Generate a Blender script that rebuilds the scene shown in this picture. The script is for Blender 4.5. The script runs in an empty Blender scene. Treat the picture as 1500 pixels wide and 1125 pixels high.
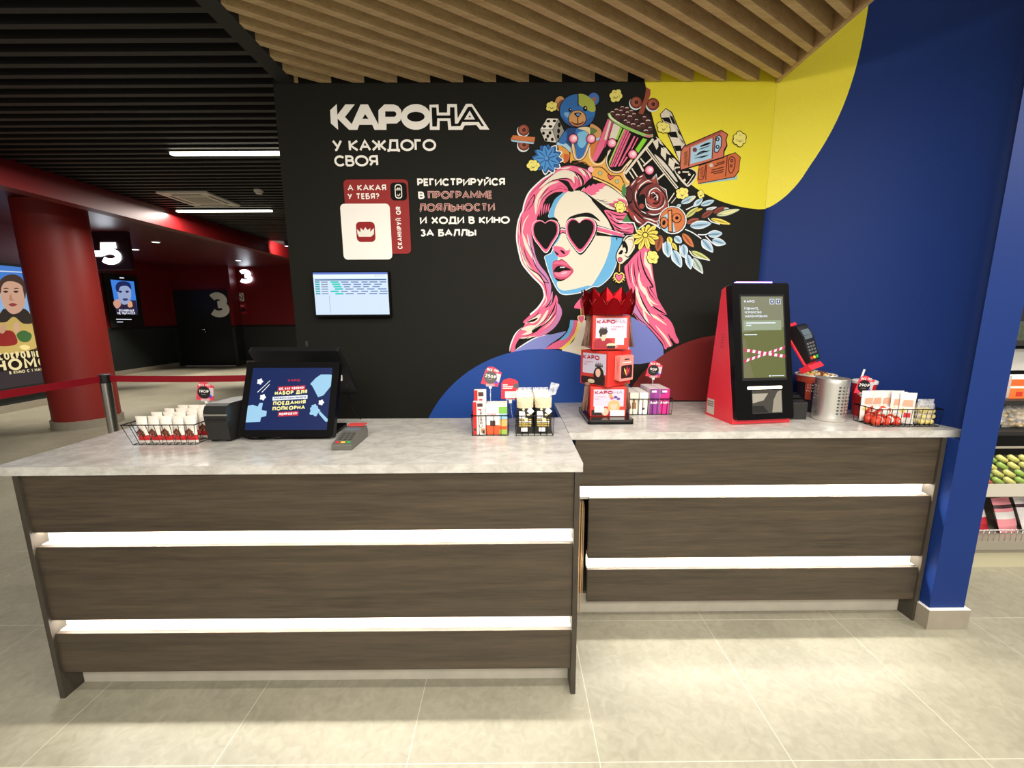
import bpy, bmesh, math, random
from math import sin, cos, pi, radians, sqrt, atan2
from mathutils import Vector, Matrix
random.seed(7)
SC = bpy.context.scene
COL = SC.collection

# ------------------------------------------------------------------ camera
CH = 1.395                                   # eye height in metres
F_PX, PITCH, YAW, ROLL = 604.1, radians(9.590), radians(-0.143), radians(-0.339)
_fw0 = Vector((-sin(YAW), cos(YAW), 0)); _r0 = Vector((cos(YAW), sin(YAW), 0)); _u0 = Vector((0, 0, 1))
FW = cos(PITCH) * _fw0 - sin(PITCH) * _u0
_up = cos(PITCH) * _u0 + sin(PITCH) * _fw0
RT = cos(ROLL) * _r0 + sin(ROLL) * _up
UP = -sin(ROLL) * _r0 + cos(ROLL) * _up
CAM = Vector((0, 0, CH))
cam_d = bpy.data.cameras.new('camera'); cam_o = bpy.data.objects.new('camera', cam_d); COL.objects.link(cam_o)
cam_d.sensor_fit = 'HORIZONTAL'; cam_d.sensor_width = 36.0; cam_d.lens = F_PX / 1500 * 36.0
cam_d.clip_start = 0.05; cam_d.clip_end = 100
cam_o.matrix_world = Matrix.Translation(CAM) @ Matrix((RT, UP, -FW)).transposed().to_4x4()
SC.camera = cam_o

# ------------------------------------------------------------------ exposure, world, lamps
SC.view_settings.view_transform = 'Standard'; SC.view_settings.look = 'None'
SC.view_settings.gamma = 1.0; SC.view_settings.exposure = 0.0
SC.view_settings.use_curve_mapping = False
W = bpy.data.worlds.new('hall_ambient'); SC.world = W; W.use_nodes = True
W.node_tree.nodes['Background'].inputs[0].default_value = (1.0, 0.93, 0.84, 1)
W.node_tree.nodes['Background'].inputs[1].default_value = 0.42

def area(name, loc, size, power, color=(1, .94, .85), rot=(0, 0, 0), size_y=None, spread=180):
    l = bpy.data.lights.new(name, 'AREA'); l.energy = power; l.color = color; l.size = size
    if size_y: l.shape = 'RECTANGLE'; l.size_y = size_y
    l.spread = radians(spread)
    o = bpy.data.objects.new(name, l); COL.objects.link(o); o.location = loc; o.rotation_euler = rot
    return o
def spot(name, loc, target, power, angle=80, blend=.6, color=(1, .92, .8), rad=.05):
    l = bpy.data.lights.new(name, 'SPOT'); l.energy = power; l.color = color
    l.spot_size = radians(angle); l.spot_blend = blend; l.shadow_soft_size = rad
    o = bpy.data.objects.new(name, l); COL.objects.link(o); o.location = loc
    o.rotation_euler = (Vector(target) - Vector(loc)).to_track_quat('-Z', 'Y').to_euler()
    return o
# rows of ceiling lamps of the lobby (over and behind the camera) and over the counter
area('lobby_lamp_row', (0.6, -0.9, 2.48), 3.4, 112, size_y=.5, rot=(radians(14), 0, 0))
area('lobby_lamp_row', (0.6, -3.0, 2.48), 4.0, 110, size_y=.6, rot=(radians(20), 0, 0))
area('counter_lamp_row', (0.35, 0.75, 2.45), 2.2, 42, size_y=.15)
area('shop_lamp_row', (3.4, 1.2, 2.7), 1.4, 90, size_y=1.2)
area('hall_lamp', (-3.3, 3.85, 2.745), 1.3, 58, size_y=.06)
area('hall_lamp', (-3.85, 5.84, 2.745), 1.3, 58, size_y=.06)
spot('hall_downlight', (-6.6, 6.6, 2.5), (-6.6, 6.6, 0), 400, 75)
spot('hall_downlight', (-6.3, 9.6, 2.5), (-6.3, 9.6, 0), 560, 80)
spot('hall_downlight', (-4.9, 10.3, 2.5), (-4.9, 10.3, 0), 360, 80)
spot('hall_downlight', (-8.6, 9.4, 2.5), (-8.6, 9.4, 0), 320, 75)

# ------------------------------------------------------------------ small geometry helpers
def ray(u, v): return FW + (u - 750) / F_PX * RT - (v - 562.5) / F_PX * UP
def on_y(u, v, y): d = ray(u, v); return CAM + d * (y / d.y)
def on_x(u, v, x): d = ray(u, v); return CAM + d * (x / d.x)
def on_z(u, v, z): d = ray(u, v); return CAM + d * ((z - CH) / d.z)

def lin(c): c /= 255.0; return c / 12.92 if c <= .04045 else ((c + .055) / 1.055) ** 2.4
_mats = {}
def mat(rgb, rough=.5, metal=0.0, emit=0.0, noise=0.0, nscale=30.0, spec=.5, bump=0.0, coat=0.0):
    """plain painted/plastic/printed surface with a faint procedural mottling"""
    key = (tuple(rgb), rough, metal, emit, noise, nscale, spec, bump, coat)
    if key in _mats: return _mats[key]
    m = bpy.data.materials.new('surface'); m.use_nodes = True; nt = m.node_tree; b = nt.nodes['Principled BSDF']
    c = (lin(rgb[0]), lin(rgb[1]), lin(rgb[2]), 1)
    b.inputs['Base Color'].default_value = c if not emit else (c[0] * .12, c[1] * .12, c[2] * .12, 1); b.inputs['Roughness'].default_value = rough
    b.inputs['Metallic'].default_value = metal; b.inputs['Specular IOR Level'].default_value = spec
    b.inputs['Coat Weight'].default_value = coat
    if emit:
        b.inputs['Emission Color'].default_value = c; b.inputs['Emission Strength'].default_value = emit
    if noise or bump:
        tc = nt.nodes.new('ShaderNodeTexCoord'); n = nt.nodes.new('ShaderNodeTexNoise')
        n.inputs['Scale'].default_value = nscale; n.inputs['Detail'].default_value = 4
        nt.links.new(tc.outputs['Object'], n.inputs['Vector'])
        if noise:
            r = nt.nodes.new('ShaderNodeValToRGB')
            r.color_ramp.elements[0].position = .3; r.color_ramp.elements[1].position = .7
            r.color_ramp.elements[0].color = [x * (1 - noise) for x in c[:3]] + [1]
            r.color_ramp.elements[1].color = [min(1, x * (1 + noise)) for x in c[:3]] + [1]
            nt.links.new(n.outputs['Fac'], r.inputs['Fac']); nt.links.new(r.outputs['Color'], b.inputs['Base Color'])
        if bump:
            bp = nt.nodes.new('ShaderNodeBump'); bp.inputs['Strength'].default_value = bump; bp.inputs['Distance'].default_value = .01
            nt.links.new(n.outputs['Fac'], bp.inputs['Height']); nt.links.new(bp.outputs['Normal'], b.inputs['Normal'])
    _mats[key] = m; return m
def film(tint=(1, 1, 1), amount=.25, rough=.12):
    key = ('film', tint, amount, rough)
    if key in _mats: return _mats[key]
    m = bpy.data.materials.new('clear_film'); m.use_nodes = True; nt = m.node_tree; nt.nodes.clear()
    o = nt.nodes.new('ShaderNodeOutputMaterial'); mx = nt.nodes.new('ShaderNodeMixShader')
    t = nt.nodes.new('ShaderNodeBsdfTransparent'); b = nt.nodes.new('ShaderNodeBsdfPrincipled')
    b.inputs['Base Color'].default_value = (*tint, 1); b.inputs['Roughness'].default_value = rough
    n = nt.nodes.new('ShaderNodeTexNoise'); n.inputs['Scale'].default_value = 60; tc = nt.nodes.new('ShaderNodeTexCoord')
    mp = nt.nodes.new('ShaderNodeMapRange'); mp.inputs[1].default_value = .35; mp.inputs[2].default_value = .7
    mp.inputs[3].default_value = amount * .5; mp.inputs[4].default_value = amount * 1.6
    nt.links.new(tc.outputs['Object'], n.inputs['Vector']); nt.links.new(n.outputs['Fac'], mp.inputs[0])
    nt.links.new(mp.outputs[0], mx.inputs[0]); nt.links.new(t.outputs[0], mx.inputs[1]); nt.links.new(b.outputs[0], mx.inputs[2])
    nt.links.new(mx.outputs[0], o.inputs[0]); _mats[key] = m; return m

class MB:
    """collects faces (each with a material) and links them as ONE mesh object"""
    def __init__(s): s.v = []; s.f = []; s.fm = []; s.sm = []; s.mats = []
    def mi(s, m):
        if m not in s.mats: s.mats.append(m)
        return s.mats.index(m)
    def add(s, verts, faces, m, smooth=False):
        n = len(s.v); s.v += [tuple(p) for p in verts]; k = s.mi(m)
        for f in faces: s.f.append([n + i for i in f]); s.fm.append(k); s.sm.append(smooth)
        return s
    def box(s, x0, x1, y0, y1, z0, z1, m, M=None):
        P = [(x0, y0, z0), (x1, y0, z0), (x1, y1, z0), (x0, y1, z0), (x0, y0, z1), (x1, y0, z1), (x1, y1, z1), (x0, y1, z1)]
        if M is not None: P = [M @ Vector(p) for p in P]
        return s.add(P, [(3, 2, 1, 0), (4, 5, 6, 7), (0, 1, 5, 4), (1, 2, 6, 5), (2, 3, 7, 6), (3, 0, 4, 7)], m)
    def prism(s, poly, a, b, m, ax='z', M=None, smooth=False):
        """poly = 2D outline; extruded from a to b along ax"""
        def P(p, t):
            q = Vector((p[0], p[1], t)) if ax == 'z' else Vector((p[0], t, p[1])) if ax == 'y' else Vector((t, p[0], p[1]))
            return M @ q if M is not None else q
        n = len(poly); V = [P(p, a) for p in poly] + [P(p, b) for p in poly]
        s.add(V, [list(range(n))[::-1], list(range(n, 2 * n))], m)
        return s.add(V, [(i, (i + 1) % n, n + (i + 1) % n, n + i) for i in range(n)], m, smooth)
    def tube(s, pts, r, m, n=6, closed=False, smooth=True):
        pts = [Vector(p) for p in pts]; N = len(pts); V = []; F = []
        for i, p in enumerate(pts):
            a = pts[i - 1] if (i or closed) else p; b = pts[(i + 1) % N] if (i < N - 1 or closed) else p
            t = (b - a).normalized(); h = Vector((0, 0, 1)) if abs(t.z) < .9 else Vector((1, 0, 0))
            x = t.cross(h).normalized(); y = t.cross(x); rr = r[i] if isinstance(r, (list, tuple)) else r
            V += [p + (x * cos(2 * pi * k / n) + y * sin(2 * pi * k / n)) * rr for k in range(n)]
        for i in range(N if closed else N - 1):
            for k in range(n):
                j = (i + 1) % N
                F.append((i * n + k, i * n + (k + 1) % n, j * n + (k + 1) % n, j * n + k))
        if not closed: F += [list(range(n))[::-1], [(N - 1) * n + k for k in range(n)]]
        return s.add(V, F, m, smooth)
    def lathe(s, prof, m, n=24, c=(0, 0, 0), smooth=True, M=None):
        """prof = [(r, z), ...] turned round the z axis through c; m may be a list, one per ring"""
        V = []
        for r, z in prof:
            for k in range(n):
                p = Vector((c[0] + r * cos(2 * pi * k / n), c[1] + r * sin(2 * pi * k / n), c[2] + z)); V.append(M @ p if M is not None else p)
        for i in range(len(prof) - 1):
            F = [(i * n + k, i * n + (k + 1) % n, (i + 1) * n + (k + 1) % n, (i + 1) * n + k) for k in range(n)]
            s.add(V[i * n:(i + 2) * n], [[q - i * n for q in f] for f in F], m[i] if isinstance(m, list) else m, smooth)
        for i, rv in ((0, True), (len(prof) - 1, False)):
            if prof[i][0] > 1e-5:
                f = list(range(n)); s.add(V[i * n:(i + 1) * n], [f[::-1] if rv else f], (m[0 if rv else -1]) if isinstance(m, list) else m)
        return s
    def ball(s, c, rx, ry, rz, m, n=12, k=8):
        return s.lathe([(max(1e-6, sin(pi * i / k)), -cos(pi * i / k)) for i in range(k + 1)], m, n,
                       M=Matrix.Translation(Vector(c)) @ Matrix.Diagonal((rx, ry, rz, 1)))
    def poly(s, pts, m): return s.add(pts, [list(range(len(pts)))], m)
    def build(s, name, parent=None, loc=None, rz=0, bevel=0.0, seg=2, off=None):
        me = bpy.data.meshes.new(name)
        v = s.v if off is None else [(p[0] - off[0], p[1] - off[1], p[2] - off[2]) for p in s.v]
        me.from_pydata(v, [], s.f)
        for m in s.mats: me.materials.append(m)
        me.polygons.foreach_set('material_index', s.fm); me.polygons.foreach_set('use_smooth', s.sm); me.update()
        o = bpy.data.objects.new(name, me); COL.objects.link(o)
        if parent: o.parent = parent
        if loc is not None: o.location = loc
        if rz: o.rotation_euler = (0, 0, rz)
        if bevel:
            b = o.modifiers.new('soft_edges', 'BEVEL'); b.width = bevel; b.segments = seg; b.limit_method = 'ANGLE'; b.angle_limit = radians(40)
        return o
def tag(o, label, cat, group=None):
    o['label'] = label; o['category'] = cat
    if group: o['group'] = group
    return o
def thing(name, label, cat, loc=(0, 0, 0), rz=0, group=None):
    o = bpy.data.objects.new(name, None); COL.objects.link(o); o.location = loc; o.rotation_euler = (0, 0, rz)
    o.empty_display_size = .05
    return tag(o, label, cat, group)
def struct(o): o['kind'] = 'structure'; return o
def dup(root, loc, rz, label, group=None):
    r = root.copy(); COL.objects.link(r); r.location = loc; r.rotation_euler = (0, 0, rz); r['label'] = label
    if group: r['group'] = group
    for ch in list(root.children):
        c = ch.copy(); COL.objects.link(c); c.parent = r
        for g in list(ch.children):
            d = g.copy(); COL.objects.link(d); d.parent = c
    return r

# ------------------------------------------------------------------ lettering: strokes of even thickness
def arc(cx, cy, rx, ry, a0, a1, n=14):
    return [(cx + rx * cos(radians(a0 + (a1 - a0) * i / n)), cy + ry * sin(radians(a0 + (a1 - a0) * i / n))) for i in range(n + 1)]
G = {' ': (.42, [])}
def g(ch, w, *st): G[ch] = (w, list(st))
BOWL = [(0, .5)] + [(.55, .5)] + arc(.55, .75, .45, .25, -90, 90)[1:] + [(0, 1)]
g('А', .95, [(0, 0), (.5, 1), (1, 0)], [(.19, .36), (.81, .36)]); g('A', *(.95,), *G['А'][1])
g('Б', .72, [(.92, 1), (0, 1), (0, 0), (.55, 0)] + arc(.55, .28, .45, .28, -90, 90)[1:] + [(0, .56)])
g('В', .72, [(0, 0), (0, 1), (.5, 1)] + arc(.5, .77, .4, .23, 90, -90)[1:] + [(0, .54)], [(.5, .54)] + arc(.55, .27, .45, .27, 90, -90) + [(0, 0)])
g('Г', .6, [(0, 0), (0, 1), (1, 1)])
g('Д', 1.0, [(0, -.2), (0, 0), (1, 0), (1, -.2)], [(.14, 0), (.24, 1), (.86, 1), (.86, 0)])
g('Е', .62, [(1, 1), (0, 1), (0, 0), (1, 0)], [(0, .5), (.88, .5)]); g('E', .62, *G['Е'][1])
g('Ё', .62, *G['Е'][1], [(.2, 1.3), (.34, 1.3)], [(.66, 1.3), (.8, 1.3)])
g('Ж', 1.2, [(.5, 0), (.5, 1)], [(0, 1), (.4, .5), (0, 0)], [(1, 1), (.6, .5), (1, 0)], [(.4, .5), (.6, .5)])
g('З', .66, arc(.45, .76, .42, .24, 150, -90) , arc(.47, .26, .5, .26, 90, -150))
g('И', .82, [(0, 1), (0, 0), (1, 1), (1, 0)])
g('Й', .82, *G['И'][1], arc(.5, 1.34, .25, .16, 200, 340))
g('К', .78, [(0, 0), (0, 1)], [(1, 1), (.08, .5), (1, 0)]); g('K', .78, *G['К'][1])
g('Л', .85, [(0, .0), (.08, .0), (.22, .35), (.32, 1), (1, 1), (1, 0)])
g('М', 1.0, [(0, 0), (0, 1), (.5, .3), (1, 1), (1, 0)]); g('M', 1., *G['М'][1])
g('Н', .8, [(0, 0), (0, 1)], [(1, 0), (1, 1)], [(0, .5), (1, .5)])
g('О', 1.08, arc(.5, .5, .5, .5, 0, 360, 28)); g('O', 1.08, *G['О'][1])
g('П', .8, [(0, 0), (0, 1), (1, 1), (1, 0)])
g('Р', .7, [(0, 0), (0, 1), (.55, 1)] + arc(.55, .72, .45, .28, 90, -90)[1:] + [(0, .44)]); g('P', .7, *G['Р'][1])
g('С', .84, arc(.56, .5, .56, .5, 42, 318, 20)); g('C', .95, *G['С'][1])
g('Т', .75, [(0, 1), (1, 1)], [(.5, 0), (.5, 1)]); g('T', .75, *G['Т'][1])
g('У', .8, [(0, 1), (.53, .38)], [(1, 1), (.38, .06), (.2, 0)])
g('Ф', 1.1, [(.5, -.05), (.5, 1.05)], arc(.5, .5, .5, .36, 0, 360, 24))
g('Х', .85, [(0, 0), (1, 1)], [(0, 1), (1, 0)])
g('Ц', .85, [(0, 1), (0, 0), (1, 0), (1, -.2)], [(.86, 1), (.86, 0)])
g('Ч', .75, [(0, 1), (0, .6), (.15, .45), (1, .45)], [(1, 1), (1, 0)])
g('Ш', 1.1, [(0, 1), (0, 0), (1, 0), (1, 1)], [(.5, 0), (.5, 1)])
g('Щ', 1.15, [(0, 1), (0, 0), (1, 0), (1, -.2)], [(.47, 0), (.47, 1)], [(.94, 1), (.94, 0)])
g('Ы', 1.0, [(0, 1), (0, 0), (.35, 0)] + arc(.38, .28, .3, .28, -90, 90)[1:] + [(0, .56)], [(1, 0), (1, 1)])
g('Ь', .7, [(0, 1), (0, 0), (.55, 0)] + arc(.55, .28, .45, .28, -90, 90)[1:] + [(0, .56)])
g('Э', .85, arc(.42, .5, .56, .5, 140, -140, 20), [(.3, .5), (.95, .5)])
g('Ю', 1.2, [(0, 0), (0, 1)], [(0, .5), (.35, .5)], arc(.66, .5, .34, .5, 0, 360, 24))
g('Я', .72, [(1, 0), (1, 1), (.45, 1)] + arc(.45, .72, .45, .28, 90, 270)[1:] + [(1, .44)], [(.42, .44), (0, 0)])
g('Q', 1.08, arc(.5, .5, .5, .5, 0, 360, 28), [(.6, .3), (1, -.05)]); g('R', .75, *G['Р'][1], [(.5, .44), (1, 0)])
g('0', .8, arc(.5, .5, .5, .5, 0, 360, 24)); g('1', .4, [(0, .8), (1, 1), (1, 0)])
g('2', .72, arc(.5, .7, .47, .3, 165, -25) + [(0, 0), (1, 0)])
g('3', .72, arc(.45, .75, .42, .25, 150, -90), arc(.47, .27, .5, .27, 90, -150), [(.42, .515), (.74, .515)])
g('5', .72, [(.92, 1), (.14, 1), (.05, .52)] + arc(.46, .32, .5, .32, 115, -150))
g('6', .75, arc(.5, .32, .5, .32, 0, 360, 20), [(.02, .4), (.2, .75), (.65, 1)]); g('9', .75, arc(.5, .68, .5, .32, 0, 360, 20), [(.98, .6), (.8, .25), (.35, 0)])
g('8', .75, arc(.5, .75, .42, .25, 0, 360, 18), arc(.5, .27, .5, .27, 0, 360, 18))
g('₽', .8, [(.2, 0), (.2, 1), (.6, 1)] + arc(.6, .74, .4, .26, 90, -90)[1:] + [(0, .48)], [(0, .22), (.65, .22)])
g('?', .66, arc(.47, .74, .45, .26, 165, -70) + [(.47, .4), (.47, .28)], [(.47, .08), (.47, -.02)])
g('!', .2, [(.5, 1), (.5, .32)], [(.5, .08), (.5, -.02)]); g('.', .2, [(.5, .08), (.5, -.02)]); g(',', .2, [(.6, .08), (.4, -.16)]); g('-', .5, [(0, .45), (1, .45)])
g('%', 1.0, arc(.2, .76, .2, .22, 0, 360, 14), arc(.8, .24, .2, .22, 0, 360, 14), [(.2, 0), (.8, 1)])
g('U', .8, [(0, 1)] + arc(.5, .42, .5, .42, 180, 360) + [(1, 1)]); g('N', .82, [(0, 0), (0, 1), (1, 0), (1, 1)]); g('Y', .8, [(0, 1), (.5, .5), (1, 1)], [(.5, .5), (.5, 0)]); g('I', .2, [(.5, 0), (.5, 1)])
g('D', .8, [(0, 0), (0, 1), (.45, 1)] + arc(.45, .5, .55, .5, 90, -90)[1:] + [(0, 0)])
g('i', .2, [(.5, 0), (.5, .66)], [(.5, .9), (.5, 1)])

def ribbon(pts, w):
    """2D polyline -> list of quads (mitred)"""
    closed = len(pts) > 3 and abs(pts[0][0] - pts[-1][0]) < 1e-6 and abs(pts[0][1] - pts[-1][1]) < 1e-6
    P = [Vector(p) for p in (pts[:-1] if closed else pts)]; N = len(P); L = []; R = []
    for i in range(N):
        a = P[i] - P[i - 1] if (i or closed) else P[1] - P[0]; b = P[(i + 1) % N] - P[i] if (i < N - 1 or closed) else a
        a = a.normalized() if a.length else Vector((1, 0)); b = b.normalized() if b.length else a
        n1 = Vector((-a.y, a.x)); n2 = Vector((-b.y, b.x)); mm = n1 + n2
        if mm.length < .2: mm = n1
        mm.normalize(); k = 1 / max(.68, mm.dot(n1)); ww = w[i] if isinstance(w, (list, tuple)) else w
        L.append(P[i] + mm * ww / 2 * k); R.append(P[i] - mm * ww / 2 * k)
    return [(R[i], R[(i + 1) % N], L[(i + 1) % N], L[i]) for i in range(N if closed else N - 1)]

def text_width(t, w, gap, wide):
    return sum(((G[c.upper() if c not in G else c][0] * (1 if c in G else .74)) * wide + gap) for c in t) - gap
def text(mb, t, o, u, v, size, m, w=.2, gap=.24, wide=1.0, align='l', width=None):
    """writes t on the plane through o with unit directions u (along) and v (up); size = cap height"""
    o, u, v = Vector(o), Vector(u), Vector(v); tot = text_width(t, w, gap, wide)
    if width: wide *= (width / size - gap * (len(t) - 1)) / (tot - gap * (len(t) - 1)); tot = width / size
    nq = 0; x = -tot if align == 'r' else -tot / 2 if align == 'c' else 0
    for c in t:
        k = 1.0 if c in G else .74
        gw, st = G[c if c in G else c.upper()]; gw *= wide * k; nrm = u.cross(v).normalized()
        for s in st:
            q = [(x + w / 2 + a * (gw - w), w / 2 + b * (k - w)) for a, b in s]
            for quad in ribbon(q, w): nq += 1; mb.poly([o + u * (p[0] * size) + v * (p[1] * size) + nrm * (nq * 3e-6) for p in quad], m)
        x += gw + gap
def crom(P, n=6, closed=True):
    P = [Vector((p[0], p[1])) for p in P]; N = len(P); R = []
    for i in range(N if closed else N - 1):
        p0 = P[i - 1] if (closed or i) else P[0]; p1 = P[i]; p2 = P[(i + 1) % N]; p3 = P[(i + 2) % N] if (closed or i < N - 2) else P[-1]
        for k in range(n):
            t = k / n
            R.append(.5 * (2 * p1 + (p2 - p0) * t + (2 * p0 - 5 * p1 + 4 * p2 - p3) * t * t + (3 * p1 - p0 - 3 * p2 + p3) * t ** 3))
    if not closed: R.append(P[-1])
    return R
def rrect(x0, x1, y0, y1, r, n=4):
    P = []
    for cx, cy, a in ((x1 - r, y1 - r, 0), (x0 + r, y1 - r, 90), (x0 + r, y0 + r, 180), (x1 - r, y0 + r, 270)):
        P += [(cx + r * cos(radians(a + 90 * i / n)), cy + r * sin(radians(a + 90 * i / n))) for i in range(n + 1)]
    return P

# ================================================================== materials with a pattern
def nodes(name):
    m = bpy.data.materials.new(name); m.use_nodes = True; nt = m.node_tree
    return m, nt, nt.nodes['Principled BSDF'], nt.nodes.new, nt.links.new
def tile_floor():
    m, nt, b, N, L = nodes('floor_tiles')
    tc = N('ShaderNodeTexCoord'); sp = N('ShaderNodeSeparateXYZ'); L(tc.outputs['Object'], sp.inputs[0])
    def mth(op, a, bb=None, c=None):
        n = N('ShaderNodeMath'); n.operation = op
        for i, x in enumerate((a, bb, c)):
            if x is None: continue
            if isinstance(x, (int, float)): n.inputs[i].default_value = x
            else: L(x, n.inputs[i])
        return n.outputs[0]
    S = .6075
    def line(o, off):
        f = mth('FRACT', mth('DIVIDE', mth('SUBTRACT', o, off - 20 * S), S))
        return mth('LESS_THAN', mth('MULTIPLY', mth('SUBTRACT', .5, mth('ABSOLUTE', mth('SUBTRACT', f, .5))), S), .0013)
    gr = mth('MAXIMUM', line(sp.outputs[0], -1.55), line(sp.outputs[1], 1.083))
    n1 = N('ShaderNodeTexNoise'); n1.inputs['Scale'].default_value = 2.2; n1.inputs['Detail'].default_value = 8; n1.inputs['Roughness'].default_value = .62
    n2 = N('ShaderNodeTexNoise'); n2.inputs['Scale'].default_value = 26; n2.inputs['Detail'].default_value = 6; n2.inputs['Distortion'].default_value = 1.2
    L(tc.outputs['Object'], n1.inputs['Vector']); L(tc.outputs['Object'], n2.inputs['Vector'])
    r = N('ShaderNodeValToRGB'); e = r.color_ramp.elements
    e[0].position = .34; e[0].color = (lin(130), lin(126), lin(109), 1); e[1].position = .68; e[1].color = (lin(158), lin(153), lin(134), 1)
    L(mth('MULTIPLY_ADD', n2.outputs['Fac'], .45, mth('MULTIPLY', n1.outputs['Fac'], .55)), r.inputs['Fac'])
    mx = N('ShaderNodeMix'); mx.data_type = 'RGBA'; L(gr, mx.inputs[0]); L(r.outputs[0], mx.inputs[6]); mx.inputs[7].default_value = (lin(182), lin(177), lin(160), 1)
    L(mx.outputs[2], b.inputs['Base Color']); b.inputs['Roughness'].default_value = .42
    bp = N('ShaderNodeBump'); bp.inputs['Strength'].default_value = .06; L(n2.outputs['Fac'], bp.inputs['Height']); L(bp.outputs[0], b.inputs['Normal'])
    return m
def wood(name, dark, light, sc, rough=.5, detail=1.0, dirn=None):
    m, nt, b, N, L = nodes(name)
    tc = N('ShaderNodeTexCoord'); mp = N('ShaderNodeMapping'); mp.inputs['Scale'].default_value = sc
    if dirn: mp.inputs['Rotation'].default_value = (0, 0, dirn)
    L(tc.outputs['Object'], mp.inputs['Vector'])
    n = N('ShaderNodeTexNoise'); n.inputs['Scale'].default_value = 1.0; n.inputs['Detail'].default_value = 9; n.inputs['Roughness'].default_value = .6; n.inputs['Distortion'].default_value = .9 * detail
    L(mp.outputs[0], n.inputs['Vector'])
    n2 = N('ShaderNodeTexNoise'); n2.inputs['Scale'].default_value = 6.0; n2.inputs['Detail'].default_value = 5; L(mp.outputs[0], n2.inputs['Vector'])
    ad = N('ShaderNodeMath'); ad.operation = 'MULTIPLY_ADD'; ad.inputs[1].default_value = .4
    L(n2.outputs['Fac'], ad.inputs[0]); ml = N('ShaderNodeMath'); ml.operation = 'MULTIPLY'; ml.inputs[1].default_value = .6
    L(n.outputs['Fac'], ml.inputs[0]); L(ml.outputs[0], ad.inputs[2])
    r = N('ShaderNodeValToRGB'); e = r.color_ramp.elements
    e[0].position = .34; e[0].color = [lin(c) for c in dark] + [1]; e[1].position = .68; e[1].color = [lin(c) for c in light] + [1]
    L(ad.outputs[0], r.inputs['Fac']); L(r.outputs[0], b.inputs['Base Color']); b.inputs['Roughness'].default_value = rough
    bp = N('ShaderNodeBump'); bp.inputs['Strength'].default_value = .08; L(ad.outputs[0], bp.inputs['Height']); L(bp.outputs[0], b.inputs['Normal'])
    return m
def stone():
    m, nt, b, N, L = nodes('worktop_stone')
    tc = N('ShaderNodeTexCoord'); mp = N('ShaderNodeMapping'); mp.inputs['Scale'].default_value = (9, 14, 14); L(tc.outputs['Object'], mp.inputs['Vector'])
    n = N('ShaderNodeTexNoise'); n.inputs['Scale'].default_value = 1.6; n.inputs['Detail'].default_value = 9; n.inputs['Roughness'].default_value = .68; n.inputs['Distortion'].default_value = .5
    L(mp.outputs[0], n.inputs['Vector'])
    r = N('ShaderNodeValToRGB'); e = r.color_ramp.elements
    e[0].position = .34; e[0].color = (lin(170), lin(167), lin(160), 1); e[1].position = .62; e[1].color = (lin(200), lin(198), lin(192), 1)
    L(n.outputs['Fac'], r.inputs['Fac']); L(r.outputs[0], b.inputs['Base Color']); b.inputs['Roughness'].default_value = .22
    return m
M_FLOOR = tile_floor(); M_STONE = stone()
M_WALNUT = wood('walnut_board', (50, 42, 33), (80, 69, 54), (1.4, 6, 24), .42)
M_WALNUT_EDGE = wood('walnut_edge', (44, 39, 33), (68, 61, 50), (8, 8, 2), .5)
M_OAK = wood('oak_slat', (172, 144, 100), (208, 182, 136), (2, 26, 40), .6, .4, -radians(32.5))
BLACKWALL = mat((27, 27, 22), .7, noise=.06, nscale=300, spec=.18)
NAVY = mat((20, 47, 110), .6, noise=.08, nscale=160, spec=.2); YELLOW = mat((230, 217, 40), .55, noise=.03, nscale=120)
MAROON = mat((104, 14, 17), .4, noise=.06, nscale=90); DADO = mat((30, 34, 34), .5)
CHAR = mat((30, 30, 29), .55); VOID = mat((10, 10, 10), .9); SKIRT = mat((150, 142, 126), .5, noise=.06, nscale=25)
STEEL = mat((205, 203, 198), .25, 1.0); LED = mat((255, 249, 240), .5, emit=330.0)

# ================================================================== the room
WY = 2.292                                     # face of the mural wall
struct(MB().box(-12, 6, -5, 13, -.05, 0, M_FLOOR).build('floor'))
struct(MB().box(-1.183, 1.345, WY, 2.42, 0, 3.0, BLACKWALL).build('wall_back'))
struct(MB().box(-1.183, -1.08, 2.42, 12, 0, 3.0, DADO).build('wall_side'))
# blue wall: sweeps from the mural wall round to a square pier at the end of the counter
def bez(t): a, b, c = Vector((1.345, WY)), Vector((1.86, 2.14)), Vector((1.926, 1.70)); return a * (1 - t) ** 2 + b * 2 * t * (1 - t) + c * t * t
CURVE = [bez(i / 24) for i in range(25)]
w = MB(); out = [tuple(p) for p in CURVE]
w.prism(out + [(2.01, 1.70), (2.01, 2.42), (1.345, 2.42)], 0, 3.0, NAVY)
wr = struct(w.build('wall_right'))
for p in wr.data.polygons: p.use_smooth = 2 <= p.index < 26 and abs(p.normal.z) < .5
w = MB().prism([(1.926, 1.70), (1.855, 1.637), (2.01, 1.637), (2.01, 1.70)], .869, 3.0, NAVY)
w.box(1.855, 2.01, 1.637, 1.70, .096, .869, NAVY); struct(w.build('pillar_blue'))
w = MB().box(1.841, 2.024, 1.621, 1.72, 0, .094, SKIRT); w.box(1.841, 2.024, 1.621, 1.72, .094, .097, mat((228, 226, 220), .5)); struct(w.build('baseboard_pillar'))
struct(MB().box(2.024, 5, 2.62, 2.7, 0, 3.0, mat((60, 58, 54), .6)).build('wall_shop'))
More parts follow.
